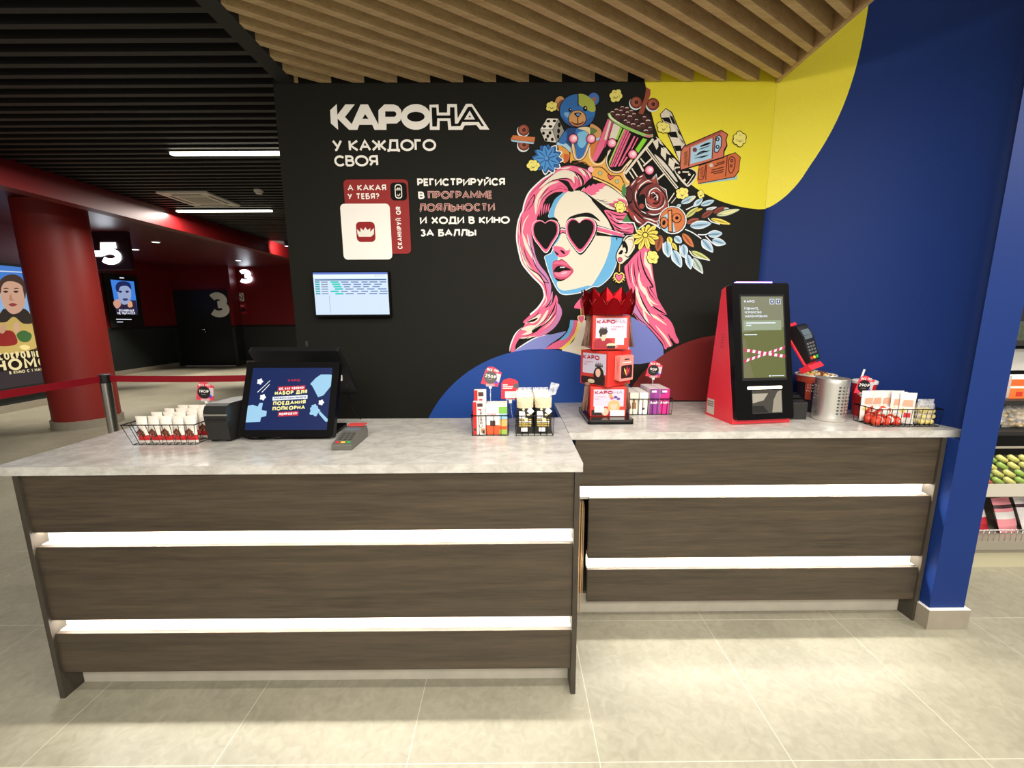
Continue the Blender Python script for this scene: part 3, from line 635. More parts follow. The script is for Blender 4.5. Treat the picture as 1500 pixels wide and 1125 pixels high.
# ---- tower of gift card cubes with a foil crown
TX, TY = .452, 1.955
t = thing('gift_card_tower', 'red tower of three twisted gift card cubes under a shiny red foil crown', 'display stand', (TX, TY, ZT))
KR = mat((216, 52, 44), .4); BLUSH = mat((236, 140, 132), .4); LILA = mat((200, 192, 210), .5); WINE = mat((150, 22, 42), .5); SKIN = mat((226, 184, 158), .6); HAIR = mat((40, 28, 24), .6); BLOND = mat((206, 170, 112), .6)
z_at = lambda v, y=1.872: on_y(880, v, y).z - ZT
m = MB().prism(rrect(-.104, .104, -.145, .125, .012), 0, .012, BLK).prism(rrect(-.104, .104, -.145, .125, .012), .012, .022, mat((20, 18, 18), .12)); m.build('base', t, bevel=.003)
zs = [(.0225, z_at(567)), (z_at(566), z_at(514.5)), (z_at(512), z_at(462))]
hw = .083
def face_pts(M, q): return lambda a, b, k=0: tuple(M @ Vector((-hw + 2 * hw * a, -hw - q - .0003 * k, b)))
def kapo_panel(mb, M, z0, z1, kind, small=False):
    H = z1 - z0; cnt = [0]; P = lambda a, b, k=1: tuple(M @ Vector((-hw + 2 * hw * a, -hw - .0004 - .0003 * k - 1e-5 * cnt[0], z0 + H * b)))
    def nx(): cnt[0] += 1
    R = lambda a0, a1, b0, b1, mt, k=1: nx() or mb.poly([P(a0, b0, k), P(a1, b0, k), P(a1, b1, k), P(a0, b1, k)], mt)
    E = lambda cx, cy, rx, ry, mt, k=3: nx() or mb.poly([P(cx + rx * cos(a), cy + ry * sin(a), k) for a in [i * pi / 9 for i in range(18)]], mt)
    R(.04, .96, .03, .97, mat((196, 60, 50), .45), 1); R(.09, .93, .34, .92, LILA, 2)
    u = M.to_3x3() @ Vector((1, 0, 0)); v = M.to_3x3() @ Vector((0, 0, 1))
    if small: text(mb, 'КАРО', P(.1, .74, 4), u, v, H * .13, mat((168, 24, 60), .5), w=.26, gap=.1, width=hw * 2 * .6)
    else:
        text(mb, 'КАРО', P(.12, .76, 4), u, v, H * .11, mat((168, 24, 60), .5), w=.28, gap=.08, width=hw * 2 * .50); text(mb, 'НА', P(.64, .76, 4), u, v, H * .11, mat((150, 138, 158), .5), w=.16, gap=.1, width=hw * 2 * .26)
    for k, s_ in enumerate(('У КАЖДОГО', 'СВОЯ')): text(mb, s_, P(.5 if kind == 'boy' else .12, .65 - .075 * k, 4), u, v, H * .04, mat((190, 120, 140), .5), w=.22, gap=.14)
    if kind == 'boy':
        R(.04, .5, .03, .26, WINE, 3); E(.29, .2, .26, .14, WINE, 4); E(.30, .40, .085, .13, SKIN, 5); E(.29, .53, .12, .10, HAIR, 6); R(.2, .26, .38, .5, HAIR, 6); R(.26, .34, .26, .33, SKIN, 5)
        for i in range(5): mb.poly([P(.2 + .04 * i, .6, 7), P(.24 + .04 * i, .6, 7), P(.22 + .04 * i, .68, 7)], mat((90, 80, 86), .5))
        E(.52, .13, .13, .06, POP, 6); R(.41, .63, .03, .11, mat((30, 22, 22), .5), 7); E(.63, .1, .07, .07, mat((222, 120, 110), .5), 5)
    elif kind == 'girl':
        E(.66, .34, .17, .22, BLOND, 3); E(.66, .36, .10, .13, SKIN, 4); R(.5, .82, .03, .16, WINE, 3); E(.42, .16, .1, .13, SKIN, 5); R(.04, .4, .03, .22, mat((40, 24, 26), .5), 2); E(.66, .48, .15, .05, BLOND, 5)
        for cx, cy, c in ((.6, .62, (196, 90, 120)), (.7, .66, (90, 60, 140)), (.78, .6, (110, 80, 150)), (.56, .7, (220, 150, 60))): E(cx, cy, .05, .045, mat(c, .5), 5)
    else:
        E(.68, .3, .19, .26, HAIR, 3); R(.5, .9, .03, .3, HAIR, 3); E(.66, .38, .09, .12, SKIN, 5); R(.04, .5, .03, .24, mat((52, 30, 30), .5), 2); E(.42, .12, .13, .06, POP, 5)
        for i in range(4): mb.poly([P(.55 + .07 * i, .55, 6), P(.62 + .07 * i, .55, 6), P(.585 + .07 * i, .72 - .03 * abs(i - 1.5), 6)], HAIR)
    return P, R
for i, (rz, kind) in enumerate(((radians(-1), 'girl'), (radians(-52), 'dark'), (radians(0), 'boy'))):
    z0, z1 = zs[i]; M = Matrix.Rotation(rz, 4, 'Z')
    m = MB().box(-hw, hw, -hw, hw, z0, z1, KR, M=M); c = m.build('cube', t, bevel=.002)
    f = MB(); P, R = kapo_panel(f, M, z0, z1, kind, i == 1)
    if i != 1:
        R(.62 if i == 2 else .12, .86 if i == 2 else .38, .14, .36, KW, 8)      # white tag where the code square is
    if i == 0: R(.56, .96, .02, .22, KW, 8); R(.6, .86, .17, .178, mat((150, 140, 150), .5), 9)
    f.build('poster', c)
    if i == 1:     # a block of gift cards hangs on the right-hand face
        M3 = Matrix.Rotation(rz + radians(90), 4, 'Z'); H = z1 - z0
        for k in range(4):
            g2 = MB().prism(rrect(-.042, .058, z0 + .030 - .001 * k, z1 - .020, .006), -hw - .008 * (k + 1), -hw - .0045 - .008 * k, BLUSH, ax='y', M=M3)
            if k == 3:
                Q = lambda a, b, kk=1: tuple(M3 @ Vector((-.042 + .1 * a, -hw - .032 - .0003 * kk, z0 + .027 + (H - .047) * b)))
                g2.poly([Q(p[0], p[1]) for p in rrect(.1, .92, .10, .62, .07)], mat((38, 26, 28), .4))
                for a0, cc in ((-62, (150, 40, 60)), (-30, (236, 220, 110)), (2, (214, 60, 70)), (32, (206, 70, 90)), (60, (190, 40, 50))):
                    s1, c1 = sin(radians(a0)), cos(radians(a0)); g2.poly([Q(.51, .18, 3), Q(.51 + .26 * s1 + .06 * c1, .2 + .24 * c1, 3), Q(.51 + .40 * s1, .22 + .36 * c1, 3), Q(.51 + .26 * s1 - .06 * c1, .2 + .24 * c1, 3)], mat(cc, .4))
                g2.poly([Q(.3, .83, 2), Q(.7, .83, 2), Q(.66, .88, 2), Q(.54, .87, 2), Q(.5, .9, 2), Q(.46, .87, 2), Q(.34, .88, 2)], VOID)
                g2.poly([Q(.18, .71, 2), Q(.82, .71, 2), Q(.82, .745, 2), Q(.18, .745, 2)], KW)
            g2.build('gift_card', t)
# brown tassels hang from the cube corners
TAS = mat((128, 98, 84), .8, noise=.25, nscale=220, bump=.6)
for sx, z1, dz in ((-1, zs[2][1] - .01, .13), (1, zs[2][1] - .01, .135), (-1, zs[0][1] + .004, .125), (1, zs[0][1] + .002, .115)):
    m = MB()
    for k in range(9):
        a = (k - 4) / 4; x0 = sx * (hw + .014) + .010 * a; m.tube([(x0 - sx * .008, -.03 + .004 * sin(5 * a), z1), (x0, -.035 + .01 * sin(9 * a), z1 - dz * .55), (x0 + .007 * a + sx * .006, -.035 + .012 * cos(7 * a), z1 - dz)], [.003, .0038, .0036], TAS, 6)
    m.ball((sx * (hw + .008), -.03, z1 + .002), .014, .012, .010, TAS); m.build('tassel', t)
# the crown: a ring of faceted red foil points
FOIL = mat((168, 12, 22), .14, .85)
m = MB(); zb, zt2 = z_at(461, 1.86), z_at(424, 1.86); n = 12; r0 = .116
V = []; F = []
for i in range(n):
    a0, a1 = 2 * pi * i / n, 2 * pi * (i + .5) / n; k = 1.05
    V += [(r0 * cos(a0), r0 * sin(a0), zb), (r0 * cos(a1), r0 * sin(a1), zb), (r0 * k * .97 * cos(a0), r0 * k * .97 * sin(a0), (zb + zt2) / 2 + .02), (r0 * k * 1.03 * cos(a1), r0 * k * 1.03 * sin(a1), (zb + zt2) / 2), (r0 * cos(a0) * .99, r0 * sin(a0) * .99, zt2 - .02), (r0 * k * cos(a1), r0 * k * sin(a1), zt2 + .008)]
for i in range(n):
    b, d_ = 6 * i, 6 * ((i + 1) % n)
    F += [(b, b + 1, b + 3), (b, b + 3, b + 2), (b + 1, d_, d_ + 2), (b + 1, d_ + 2, b + 3), (b + 2, b + 3, b + 5), (b + 2, b + 5, b + 4), (b + 3, d_ + 2, b + 5), (d_ + 2, d_ + 4, b + 5)]
m.add(V, F, FOIL); cr = m.build('crown', t); so = cr.modifiers.new('thickness', 'SOLIDIFY'); so.thickness = .0012
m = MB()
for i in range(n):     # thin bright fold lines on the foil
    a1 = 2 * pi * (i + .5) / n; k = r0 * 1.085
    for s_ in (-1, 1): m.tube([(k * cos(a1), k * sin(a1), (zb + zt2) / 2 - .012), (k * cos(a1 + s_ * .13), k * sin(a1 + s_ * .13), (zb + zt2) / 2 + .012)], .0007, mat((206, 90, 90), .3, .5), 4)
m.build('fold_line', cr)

# ---- basket of tea boxes
wire_basket('black wire basket of white and magenta boxes beside the gift card tower', .578, .792, 1.985, 2.15, .082, .003, 9, 5, mids=0)
MAG = mat((196, 40, 128), .4); PURP = mat((128, 52, 128), .4); IVO = mat((232, 226, 208), .5)
def tea(kind, x, y, lab, zoff=0):
    if kind == 'm': f = [(0, 1, 0, 1, MAG), (0, .5, .8, 1, PURP), (.2, .7, .86, .94, WHITE)]
    elif kind == 'p': f = [(0, 1, 0, 1, PURP), (.5, 1, 0, 1, mat((150, 60, 150), .4)), (.2, .7, .86, .94, WHITE)]
    elif kind == 'b': f = [(0, 1, 0, 1, IVO), (.25, .75, .25, .55, mat((150, 110, 70), .5)), (.4, .6, .55, .7, mat((150, 110, 70), .5))]
    else: f = [(0, 1, 0, 1, WHITE), (.3, .7, .25, .6, mat((210, 206, 200), .5)), (.35, .65, .2, .3, mat((60, 60, 66), .5))]
    b = carton('snack_box', lab, x, y, .046 if kind in 'mp' else .042, .05, .108 + zoff, f, group='boxes in the basket by the gift card tower', side=WHITE if kind in 'bw' else mat((226, 216, 216), .5))
    if kind in 'mp': m2 = MB(); [m2.poly([(p[0], -.0268 - 4e-6 * n_, p[1]) for p in q], WHITE) for n_, q in enumerate(ribbon([tuple(p) for p in crom([(-.019, .052), (-.015, .064), (-.011, .053), (-.006, .061), (-.002, .053), (.003, .061), (.007, .053), (.012, .065), (.013, .054), (.019, .060)], 5, False)], .0032))]; m2.build('lettering', b)
    return b
for r_ in range(3):
    y = 2.014 + .052 * r_; rr = ('in the front row', 'in the middle row', 'in the back row')[r_]
    tea('b', .607, y, f'ivory box with brown figure, nearest the tower {rr}'); tea('w', .654, y, f'white box between the ivory and purple boxes, {rr}')
    tea('p', .706, y, f'purple box with white lettering {rr} by the gift tower', .018); tea('m', .757, y, f'magenta box with white lettering {rr} by the gift tower', .018)
price_card('pink price card reading 90₽ above the magenta boxes', .757, 2.166, ZT, 1.147, '90₽', 0, .12)

# ---- self-service kiosk
KX, KY, KZ = 1.12, 1.915, radians(7)
t = thing('self_service_kiosk', 'red and black self-service kiosk with a barrier tape message on its tall screen', 'kiosk', (KX, KY, ZT), KZ)
CORAL = mat((222, 48, 62), .32); hwk = .142
side = [(-.105, 0), (.10, 0), (.10, .05), (.045, .60), (.02, .612), (-.105, .03)]
m = MB().prism(side, -hwk, hwk, CORAL, ax='x'); m.build('body', t, bevel=.004)
lean = Matrix.Translation((0, -.112, .022)) @ Matrix.Rotation(radians(-10.5), 4, 'X')
PH = .612
m = MB().prism(rrect(-hwk + .002, hwk - .002, 0, PH, .012), -.018, .03, BLK, ax='y', M=lean); m.build('front_panel', t, bevel=.008, seg=3)
KP = lambda a, b, k=1: tuple(lean @ Vector((-hwk + 2 * hwk * a, -.0182 - .0003 * k, PH * b)))
KU, KV = Vector((1, 0, 0)), lean.to_3x3() @ Vector((0, 0, 1))
kx = lambda a: .155 + (.875 - .155) * a
ky = lambda b: .305 + (.90 - .305) * b
KS = lambda a, b, k=1: KP(kx(a), ky(b), k)
OLV = em((100, 104, 58), 1.0); OLV2 = em((122, 124, 100), 1.0); KT = em((232, 240, 255), .95)
m = MB().poly([KP(.13, .285), KP(.90, .285), KP(.90, .915), KP(.13, .915)], VOID); m.poly([KS(0, 0, 2), KS(1, 0, 2), KS(1, 1, 2), KS(0, 1, 2)], OLV); m.poly([KS(0, .56, 3), KS(1, .62, 3), KS(1, 1, 3), KS(0, 1, 3)], OLV2); m.poly([KS(0, 0, 3), KS(.24, 0, 3), KS(.14, .22, 3), KS(.08, .48, 3), KS(.0, .48, 3)], em((112, 110, 76), 1.0))
m.poly([KS(.04, .585, 4), KS(.94, .585, 4), KS(.94, .705, 4), KS(.04, .705, 4)], em((146, 158, 132), 1.0))
sw = 2 * hwk * .72
text(m, 'КАРО', KS(.07, .925, 5), KU, KV, .0105, KT, w=.24, gap=.1, width=sw * .25)
for k, s_ in enumerate(('Извините,', 'устройство', 'заблокировано')): text(m, s_, KS(.07, .838 - .047 * k, 5), KU, KV, .0135, KT, w=.15, gap=.10, width=sw * (.34, .40, .54)[k])
bar_ = lambda a, b, w_, h_=.012: m.poly([KS(a, b, 5), KS(a + w_, b, 5), KS(a + w_, b + h_, 5), KS(a, b + h_, 5)], KT)
bar_(.1, .668, .7); bar_(.1, .640, .12)
bar_(.05, .525, .30); bar_(.66, .016, .30, .01); bar_(.6, .013, .04, .017)
for a in (.68, .83):
    m.poly([KS(a, .905, 5), KS(a + .11, .905, 5), KS(a + .11, .97, 5), KS(a, .97, 5)], KT); m.poly([KS(a + .012, .912, 6), KS(a + .098, .912, 6), KS(a + .098, .963, 6), KS(a + .012, .963, 6)], em((44, 52, 88), .8)); m.poly([KS(a + .04, .925, 7), KS(a + .07, .925, 7), KS(a + .07, .95, 7), KS(a + .04, .95, 7)], KT)
for (a0, b0, a1, b1) in ((.02, .345, .99, .255), (.0, .205, .99, .37)):
    N_ = 15
    for i in range(N_):
        p = lambda q: (a0 + (a1 - a0) * q, b0 + (b1 - b0) * q); x0, y0_ = p(i / N_); x1, y1_ = p((i + 1) / N_); s_ = .018
        m.poly([KS(x0, y0_ - s_, 8), KS(x1, y1_ - s_, 8), KS(x1 + .02, y1_ + s_, 8), KS(x0 + .02, y0_ + s_, 8)], em((236, 236, 240), .9) if i % 2 else em((206, 60, 90), .85))
m.build('display', t)
m = MB().poly([KP(.285, .045), KP(.80, .045), KP(.80, .215), KP(.285, .215)], mat((54, 52, 48), .35)); m.poly([KP(.29, .05, 2), KP(.56, .05, 2), KP(.47, .10, 2), KP(.29, .10, 2)], VOID); m.poly([KP(.29, .12, 2), KP(.48, .14, 2), KP(.56, .19, 2), KP(.29, .19, 2)], mat((142, 138, 128), .3)); m.poly([KP(.62, .05, 2), KP(.79, .05, 2), KP(.79, .21, 2), KP(.72, .20, 2), KP(.65, .14, 2)], mat((128, 124, 114), .3)); m.build('receipt_slot', t)
m = MB().prism(rrect(-.082, .086, .222 * PH, .243 * PH, .004), -.0205, -.016, em((255, 238, 200), 5.0), ax='y', M=lean); m.build('slot_light', t)
m = MB().box(-.115, .06, -.016, .0, PH + .0005, PH + .006, em((130, 96, 255), 16.0), M=lean); m.build('top_light', t)
m = MB().poly([(-hwk - .0008, .09, .012), (-hwk - .0008, .03, .012), (-hwk - .0008, .035, .085), (-hwk - .0008, .088, .085)], mat((196, 190, 178), .5))
for k in range(3): m.poly([(-hwk - .0012, .085, .05 + .01 * k), (-hwk - .0012, .04, .05 + .01 * k), (-hwk - .0012, .04, .055 + .01 * k), (-hwk - .0012, .085, .055 + .01 * k)], mat((90, 86, 80), .5))
m.build('rating_plate', t)
m = MB()
for r_ in range(6):
    for c in range(2): m.poly([(-hwk - .0008, .018 - .012 * c + .002, .335 + .012 * r_), (-hwk - .0008, .012 - .012 * c, .335 + .012 * r_), (-hwk - .0008, .012 - .012 * c, .338 + .012 * r_), (-hwk - .0008, .018 - .012 * c + .002, .338 + .012 * r_)], mat((130, 20, 30), .6))
m.build('vent_slots', t)
# bracket for the pin pad on the kiosk's right side
PM = Matrix.Translation((hwk + .078, -.035, .345)) @ Matrix.Rotation(radians(12), 4, 'Z') @ Matrix.Rotation(radians(60), 4, 'X') @ Matrix.Rotation(radians(11), 4, 'Z')
m = MB().box(-.042, .042, -.095, .094, -.012, -.0015, CORAL, M=PM); m.build('pin_pad_bracket', t, bevel=.003)
m = MB().prism([(-.122, -.034), (-.122, .016), (-.096, .010), (-.096, -.034)], -.046, .046, CORAL, ax='x', M=PM); m.build('bracket_tray', t, bevel=.003)
m = MB().box(-.036, .036, .096, .112, -.012, .012, CORAL, M=PM); m.build('bracket_lip', t, bevel=.002)
m = MB().box(hwk + .0005, hwk + .06, .0, .03, .30, .36, CORAL); m.build('bracket_arm', t, bevel=.003)
MM = Matrix.Translation((1.12 + .0, 1.915, ZT)) @ Matrix.Rotation(KZ, 4, 'Z') @ PM
ct = card_terminal('black card terminal held upright in the red bracket on the side of the kiosk', (0, 0, 0), 0, (26, 26, 27), (96, 96, 96)); ct.matrix_world = MM

# ---- black printer right of the kiosk
t = thing('label_printer', 'low black printer wedged between the kiosk and the steel cutlery cup', 'printer', (1.345, 1.99, ZT))
m = MB().prism([(-.115, 0), (-.03, 0), (-.03, .115), (-.085, .085), (-.115, .082)], -.064, .038, mat((34, 34, 33), .45), ax='x'); m.build('body', t, bevel=.004)
m = MB()
for k in range(2): m.box(-.06, .034, -.078 + .03 * k, -.068 + .03 * k, .089 + .0155 * k, .096 + .0155 * k, BLK)
m.build('lid_rib', t)
# ---- perforated steel cutlery cup: holes are real openings between the strips
t = thing('steel_cup', 'perforated stainless steel cutlery cup standing empty between printer and egg basket', 'cup', (1.488, 1.878, ZT))
BR = mat((226, 224, 218), .36, .9); n, rad, hh = 48, .066, .195
m = MB(); V = []; Z = [0.0, .006, .03] + [.03 + .0075 * i for i in range(1, 19)] + [.175, .192, hh]; RR = [rad - .004, rad] + [rad] * (len(Z) - 3) + [rad - .001]
for z, r in zip(Z, RR): V += [(r * cos(2 * pi * k / n), r * sin(2 * pi * k / n), z) for k in range(n)]
F = []
for j in range(len(Z) - 1):
    for k in range(n):
        kk = k % 16
        if 3 <= j <= 20 and j % 2 == 1 and kk in (2, 4, 6, 8): continue
        F.append((j * n + k, j * n + (k + 1) % n, (j + 1) * n + (k + 1) % n, (j + 1) * n + k))
F.append(list(range(n))[::-1]); m.add(V, F, BR, True); m.build('body', t)
m = MB().tube([(rad * cos(a), rad * sin(a), hh) for a in [2 * pi * i / 40 for i in range(40)]], .0022, BR, 6, True); m.build('rim', t)
# ---- popcorn bucket
bc = on_y(1195, 548, 2.06); t = thing('popcorn_bucket', 'orange and blue printed bucket heaped with popcorn behind the steel cup', 'popcorn bucket', (bc.x, 2.06, ZT))
zz = bc.z - ZT - .002; ORB = mat((204, 84, 60), .45); DKB = mat((28, 26, 40), .45)
m = MB().lathe([(.062, 0), (.0735, zz * .5), (.081, zz * .82)], DKB, 36).lathe([(.081, zz * .82), (.085, zz)], ORB, 36)
m.build('bucket', t)
m = MB().tube([(.086 * cos(a), .086 * sin(a), zz) for a in [2 * pi * i / 40 for i in range(40)]], .0042, WHITE, 8, True); m.build('rim', t)
m = MB(); PR = lambda a, f: ((.0632 + .0215 * f + .0012) * cos(radians(a)), (.0632 + .0215 * f + .0012) * sin(radians(a)), zz * f)
for a0, a1, f0, f1, c in ((232, 262, .25, .8, (44, 88, 170)), (262, 284, .42, .72, (236, 228, 210)), (262, 290, .18, .40, (236, 228, 210)), (206, 226, .35, .85, ORB)):
    mt = mat(c, .45) if isinstance(c, tuple) else c
    for k in range(4):
        b0, b1 = a0 + (a1 - a0) * k / 4, a0 + (a1 - a0) * (k + 1) / 4; m.poly([PR(b0, f0), PR(b1, f0), PR(b1, f1), PR(b0, f1)], mt)
for a in range(212, 250, 7):
    for f in (.6, .68, .76): m.poly([tuple(Vector(PR(a + (f * 40) % 4, f)) * 1.0 + Vector((0, -.001, 0)) + Vector((.004 * cos(q), 0, .004 * sin(q)))) for q in [i * pi / 4 for i in range(8)]], WHITE)
m.build('print', t)
m = MB()
for i in range(46):
    a, r = random.uniform(0, 2 * pi), .074 * sqrt(random.random()); c = (r * cos(a), r * sin(a), zz - .008 + .016 * (1 - (r / .08) ** 2) + random.uniform(0, .006)); s_ = random.uniform(.009, .014)
    m.ball(c, s_, s_, s_ * .8, random.choice([POP, POP, mat((226, 190, 110), .6), mat((120, 62, 34), .5)]), 8, 5)
pk = m.build('popcorn', t); pk['kind'] = 'stuff'
# ---- red lidded cup with a straw
t = thing('drink_cup', 'red drink cup with white lid and straw behind the 290₽ card', 'cup', (1.705, 1.955, ZT))
m = MB().lathe([(.034, 0), (.047, .158)], mat((206, 36, 42), .4), 28); m.build('cup', t)
m = MB().lathe([(.050, .158), (.051, .170), (.046, .174), (.0, .176)], WHITE, 28); m.build('lid', t)
m = MB().tube([(-.022, 0, .174), (-.010, 0, .225)], .0045, WHITE, 8); m.build('straw', t)
# ---- wide basket: chocolate eggs, white bags, yellow sweets
BX0, BX1, BY0, BY1 = 1.588, 1.866, 1.738, 1.852
wire_basket('wide black wire basket of chocolate eggs, white bags and yellow sweets beside the blue wall', BX0, BX1, BY0, BY1, .080, .004, 13, 4, mids=0)
EGR = mat((214, 62, 36), .35); EGW = mat((236, 230, 222), .4); first = None; k = 0
spots = [(1.617 + .044 * i, 1.766 + .040 * j, .0225) for j in range(2) for i in range(3)] + [(1.634 + .044 * i, 1.768 + .04 * j, .058) for j in range(2) for i in range(2)]
for (x, y, z) in spots:
    rz = random.uniform(-1.2, 1.2); kk = spots.index((x, y, z)); lay = 'lower layer' if kk < 6 else 'upper layer'
    lab = f'red and white chocolate egg in the wide basket, {lay}, row {"one two three".split()[kk // 3 if kk < 6 else (kk - 6) // 2]}, {ORD[kk % 3 if kk < 6 else (kk - 6) % 2]} along'
    if first is None:
        first = thing('chocolate_egg', lab, 'chocolate egg', (x, y, ZT + z), rz, 'chocolate eggs in the wide basket')
        TL = Matrix.Rotation(radians(62), 4, 'Y'); MB().lathe([(.001, -.025), (.012, -.0215), (.0185, -.011), (.020, 0), (.0188, .008)], EGR, 18, M=TL).lathe([(.0188, .008), (.0165, .016), (.0115, .0225), (.005, .027), (.0005, .0275)], EGW, 18, M=TL).build('foil', first)
        f = MB(); f.poly([(-.010, -.0199, -.004), (.008, -.0199, -.002), (.006, -.0197, .007), (-.006, -.0197, .005)], EGW); f.poly([(-.006, -.0202, -.001), (.004, -.0202, .0), (.003, -.0200, .004), (-.004, -.0200, .003)], mat((60, 40, 40), .5)); f.build('print', first)
    else: dup(first, (x, y, ZT + z), rz, lab)
first = None
WB = mat((238, 230, 224), .4)
for i in range(6):
    x, y = ((1.625, 1.836), (1.668, 1.840), (1.712, 1.838), (1.752, 1.832), (1.738, 1.806), (1.757, 1.782), (1.775, 1.760))[i]; rz = radians((0, 3, -3, -4, -16, -20, -22)[i])
    lab = 'tall white sweets bag with red mark, ' + (f'{ORD[i]} along the back of the wide basket' if i < 4 else f'{ORD[5 - i]} from the front beside the eggs')
    if first is None:
        first = thing('sweets_bag', lab, 'sweets bag', (x, y, ZT + .004), rz, 'tall white bags in the wide basket'); packet_mb(.058, .140, .016, WB, ()).build('bag', first)
        f = MB(); f.poly([(-.012, -.0104, .03), (.012, -.0104, .03), (.012, -.0104, .05), (-.012, -.0104, .05)], mat((200, 40, 48), .4)); f.poly([(-.02 + .02 * 0, -.0104, .08), (.016, -.0104, .08), (.014, -.0104, .108), (-.018, -.0104, .108)], mat((222, 168, 140), .5)); f.poly([(-.026, -.0098, .055), (-.008, -.0102, .052), (-.016, -.0102, .075)], mat((232, 206, 70), .5)); f.build('print', first)
    else: dup(first, (x, y, ZT + .004), rz, lab)
t = thing('sweets_pouch', 'clear pouch of round yellow sweets in the wide basket by the blue wall', 'sweets pouch', (1.832, 1.777, ZT + .004))
m = MB()
for j in range(3):
    for i in range(3):
        for r_ in range(2): m.ball((-.022 + .021 * i + .004 * (j % 2), -.014 + .024 * r_, .013 + .024 * j), .0118, .0118, .0118, mat((232, 212, 130), .4, noise=.15, nscale=90), 10, 6)
m.build('sweets', t)
m = packet_mb(.072, .112, .054, FILM, ()); m.build('pouch', t)
price_card('pink price card reading 290₽ in front of the lidded red cup', 1.632, 1.872, ZT, 1.107, '290₽', 0, .1)
t = thing('wall_screen', 'small screen on the black wall showing a pale timetable', 'screen', (-.85, WY - .0005, 1.505))
a, b, c_, d_ = on_y(456.5, 400, 2.245), on_y(566.5, 398, 2.245), on_y(571.5, 459.5, 2.245), on_y(465, 462, 2.245)
x0, x1, z0, z1 = (a.x + d_.x) / 2 + .85, (b.x + c_.x) / 2 + .85, (c_.z + d_.z) / 2 - 1.505, (a.z + b.z) / 2 - 1.505
MB().box(x0 - .006, x1 + .006, -.046, -.012, z0 - .012, z1 + .006, BLK).box(x0 + .1, x1 - .1, -.012, 0, z0 + .05, z1 - .05, BLKM).build('casing', t, bevel=.002)
m = MB(); WS = lambda a_, b_, k_=1: (x0 + (x1 - x0) * a_, -.0464 - .0003 * k_, z1 - (z1 - z0) * b_)
R_ = lambda a0, a1, b0, b1, mt, k_=2: m.poly([WS(a0, b1, k_), WS(a1, b1, k_), WS(a1, b0, k_), WS(a0, b0, k_)], mt)
R_(0, 1, 0, 1, em((206, 224, 246), 1.0), 1); R_(0, 1, 0, .045, em((96, 122, 206), .9)); R_(0, 1, .05, .13, em((226, 240, 250), 1.0)); R_(.02, .98, .16, .185, em((44, 92, 150), .8))
rs = random.Random(3)
for r_ in range(6):
    y0_ = .205 + .055 * r_; R_(.02, .08, y0_, y0_ + .035, em((60, 176, 176), .85)); R_(.10, .19, y0_ + .008, y0_ + .03, em((120, 146, 170), .8)); s_ = .21 + rs.uniform(0, .08); R_(s_, s_ + .11, y0_, y0_ + .04, em((60, 206, 196), .9)); s_ += .14
    while s_ < .9: w_ = rs.uniform(.08, .12); R_(s_, s_ + w_, y0_ + .008, y0_ + .035, em((112, 140, 190), .85)); s_ += w_ + rs.uniform(.02, .05)
R_(.195, .2, .54, .96, em((150, 164, 200), .8)); R_(.82, .985, .06, .075, em((60, 80, 120), .8)); R_(.82, .97, .10, .112, em((130, 146, 170), .8)); m.build('display', t)

# ================================================================== what is painted on the walls
CROPS = {'A': (740, 230, 9.375), 'B': (740, 340, 9.375), 'C': (740, 420, 9.375), 'D': (860, 300, 9.375), 'E': (860, 400, 9.375), 'F': (780, 125, 9.375),
         'G': (880, 125, 9.375), 'H': (840, 200, 9.375), 'I': (960, 170, 9.375), 'J': (930, 270, 8.0357), 'K': (470, 140, 8.3333), 'L': (600, 140, 8.3333),
         'Q': (480, 250, 8.0357), 'R': (600, 250, 9.375), 'M': (720, 110, 3.75), 'X': (0, 0, 1)}
def T(s):
    c = CROPS['X']; R = []
    for w_ in s.split():
        if w_ in CROPS: c = CROPS[w_]; continue
        a, b = w_.split(','); p = on_y(c[0] + float(a) / c[2], c[1] + float(b) / c[2], WY); R.append((p.x, p.z))
    return R
LAY = [0]; PAINT = {}
def pm(rgb): return mat(rgb, .6, spec=.25)
INK = mat((21, 21, 17), .7, spec=.12)
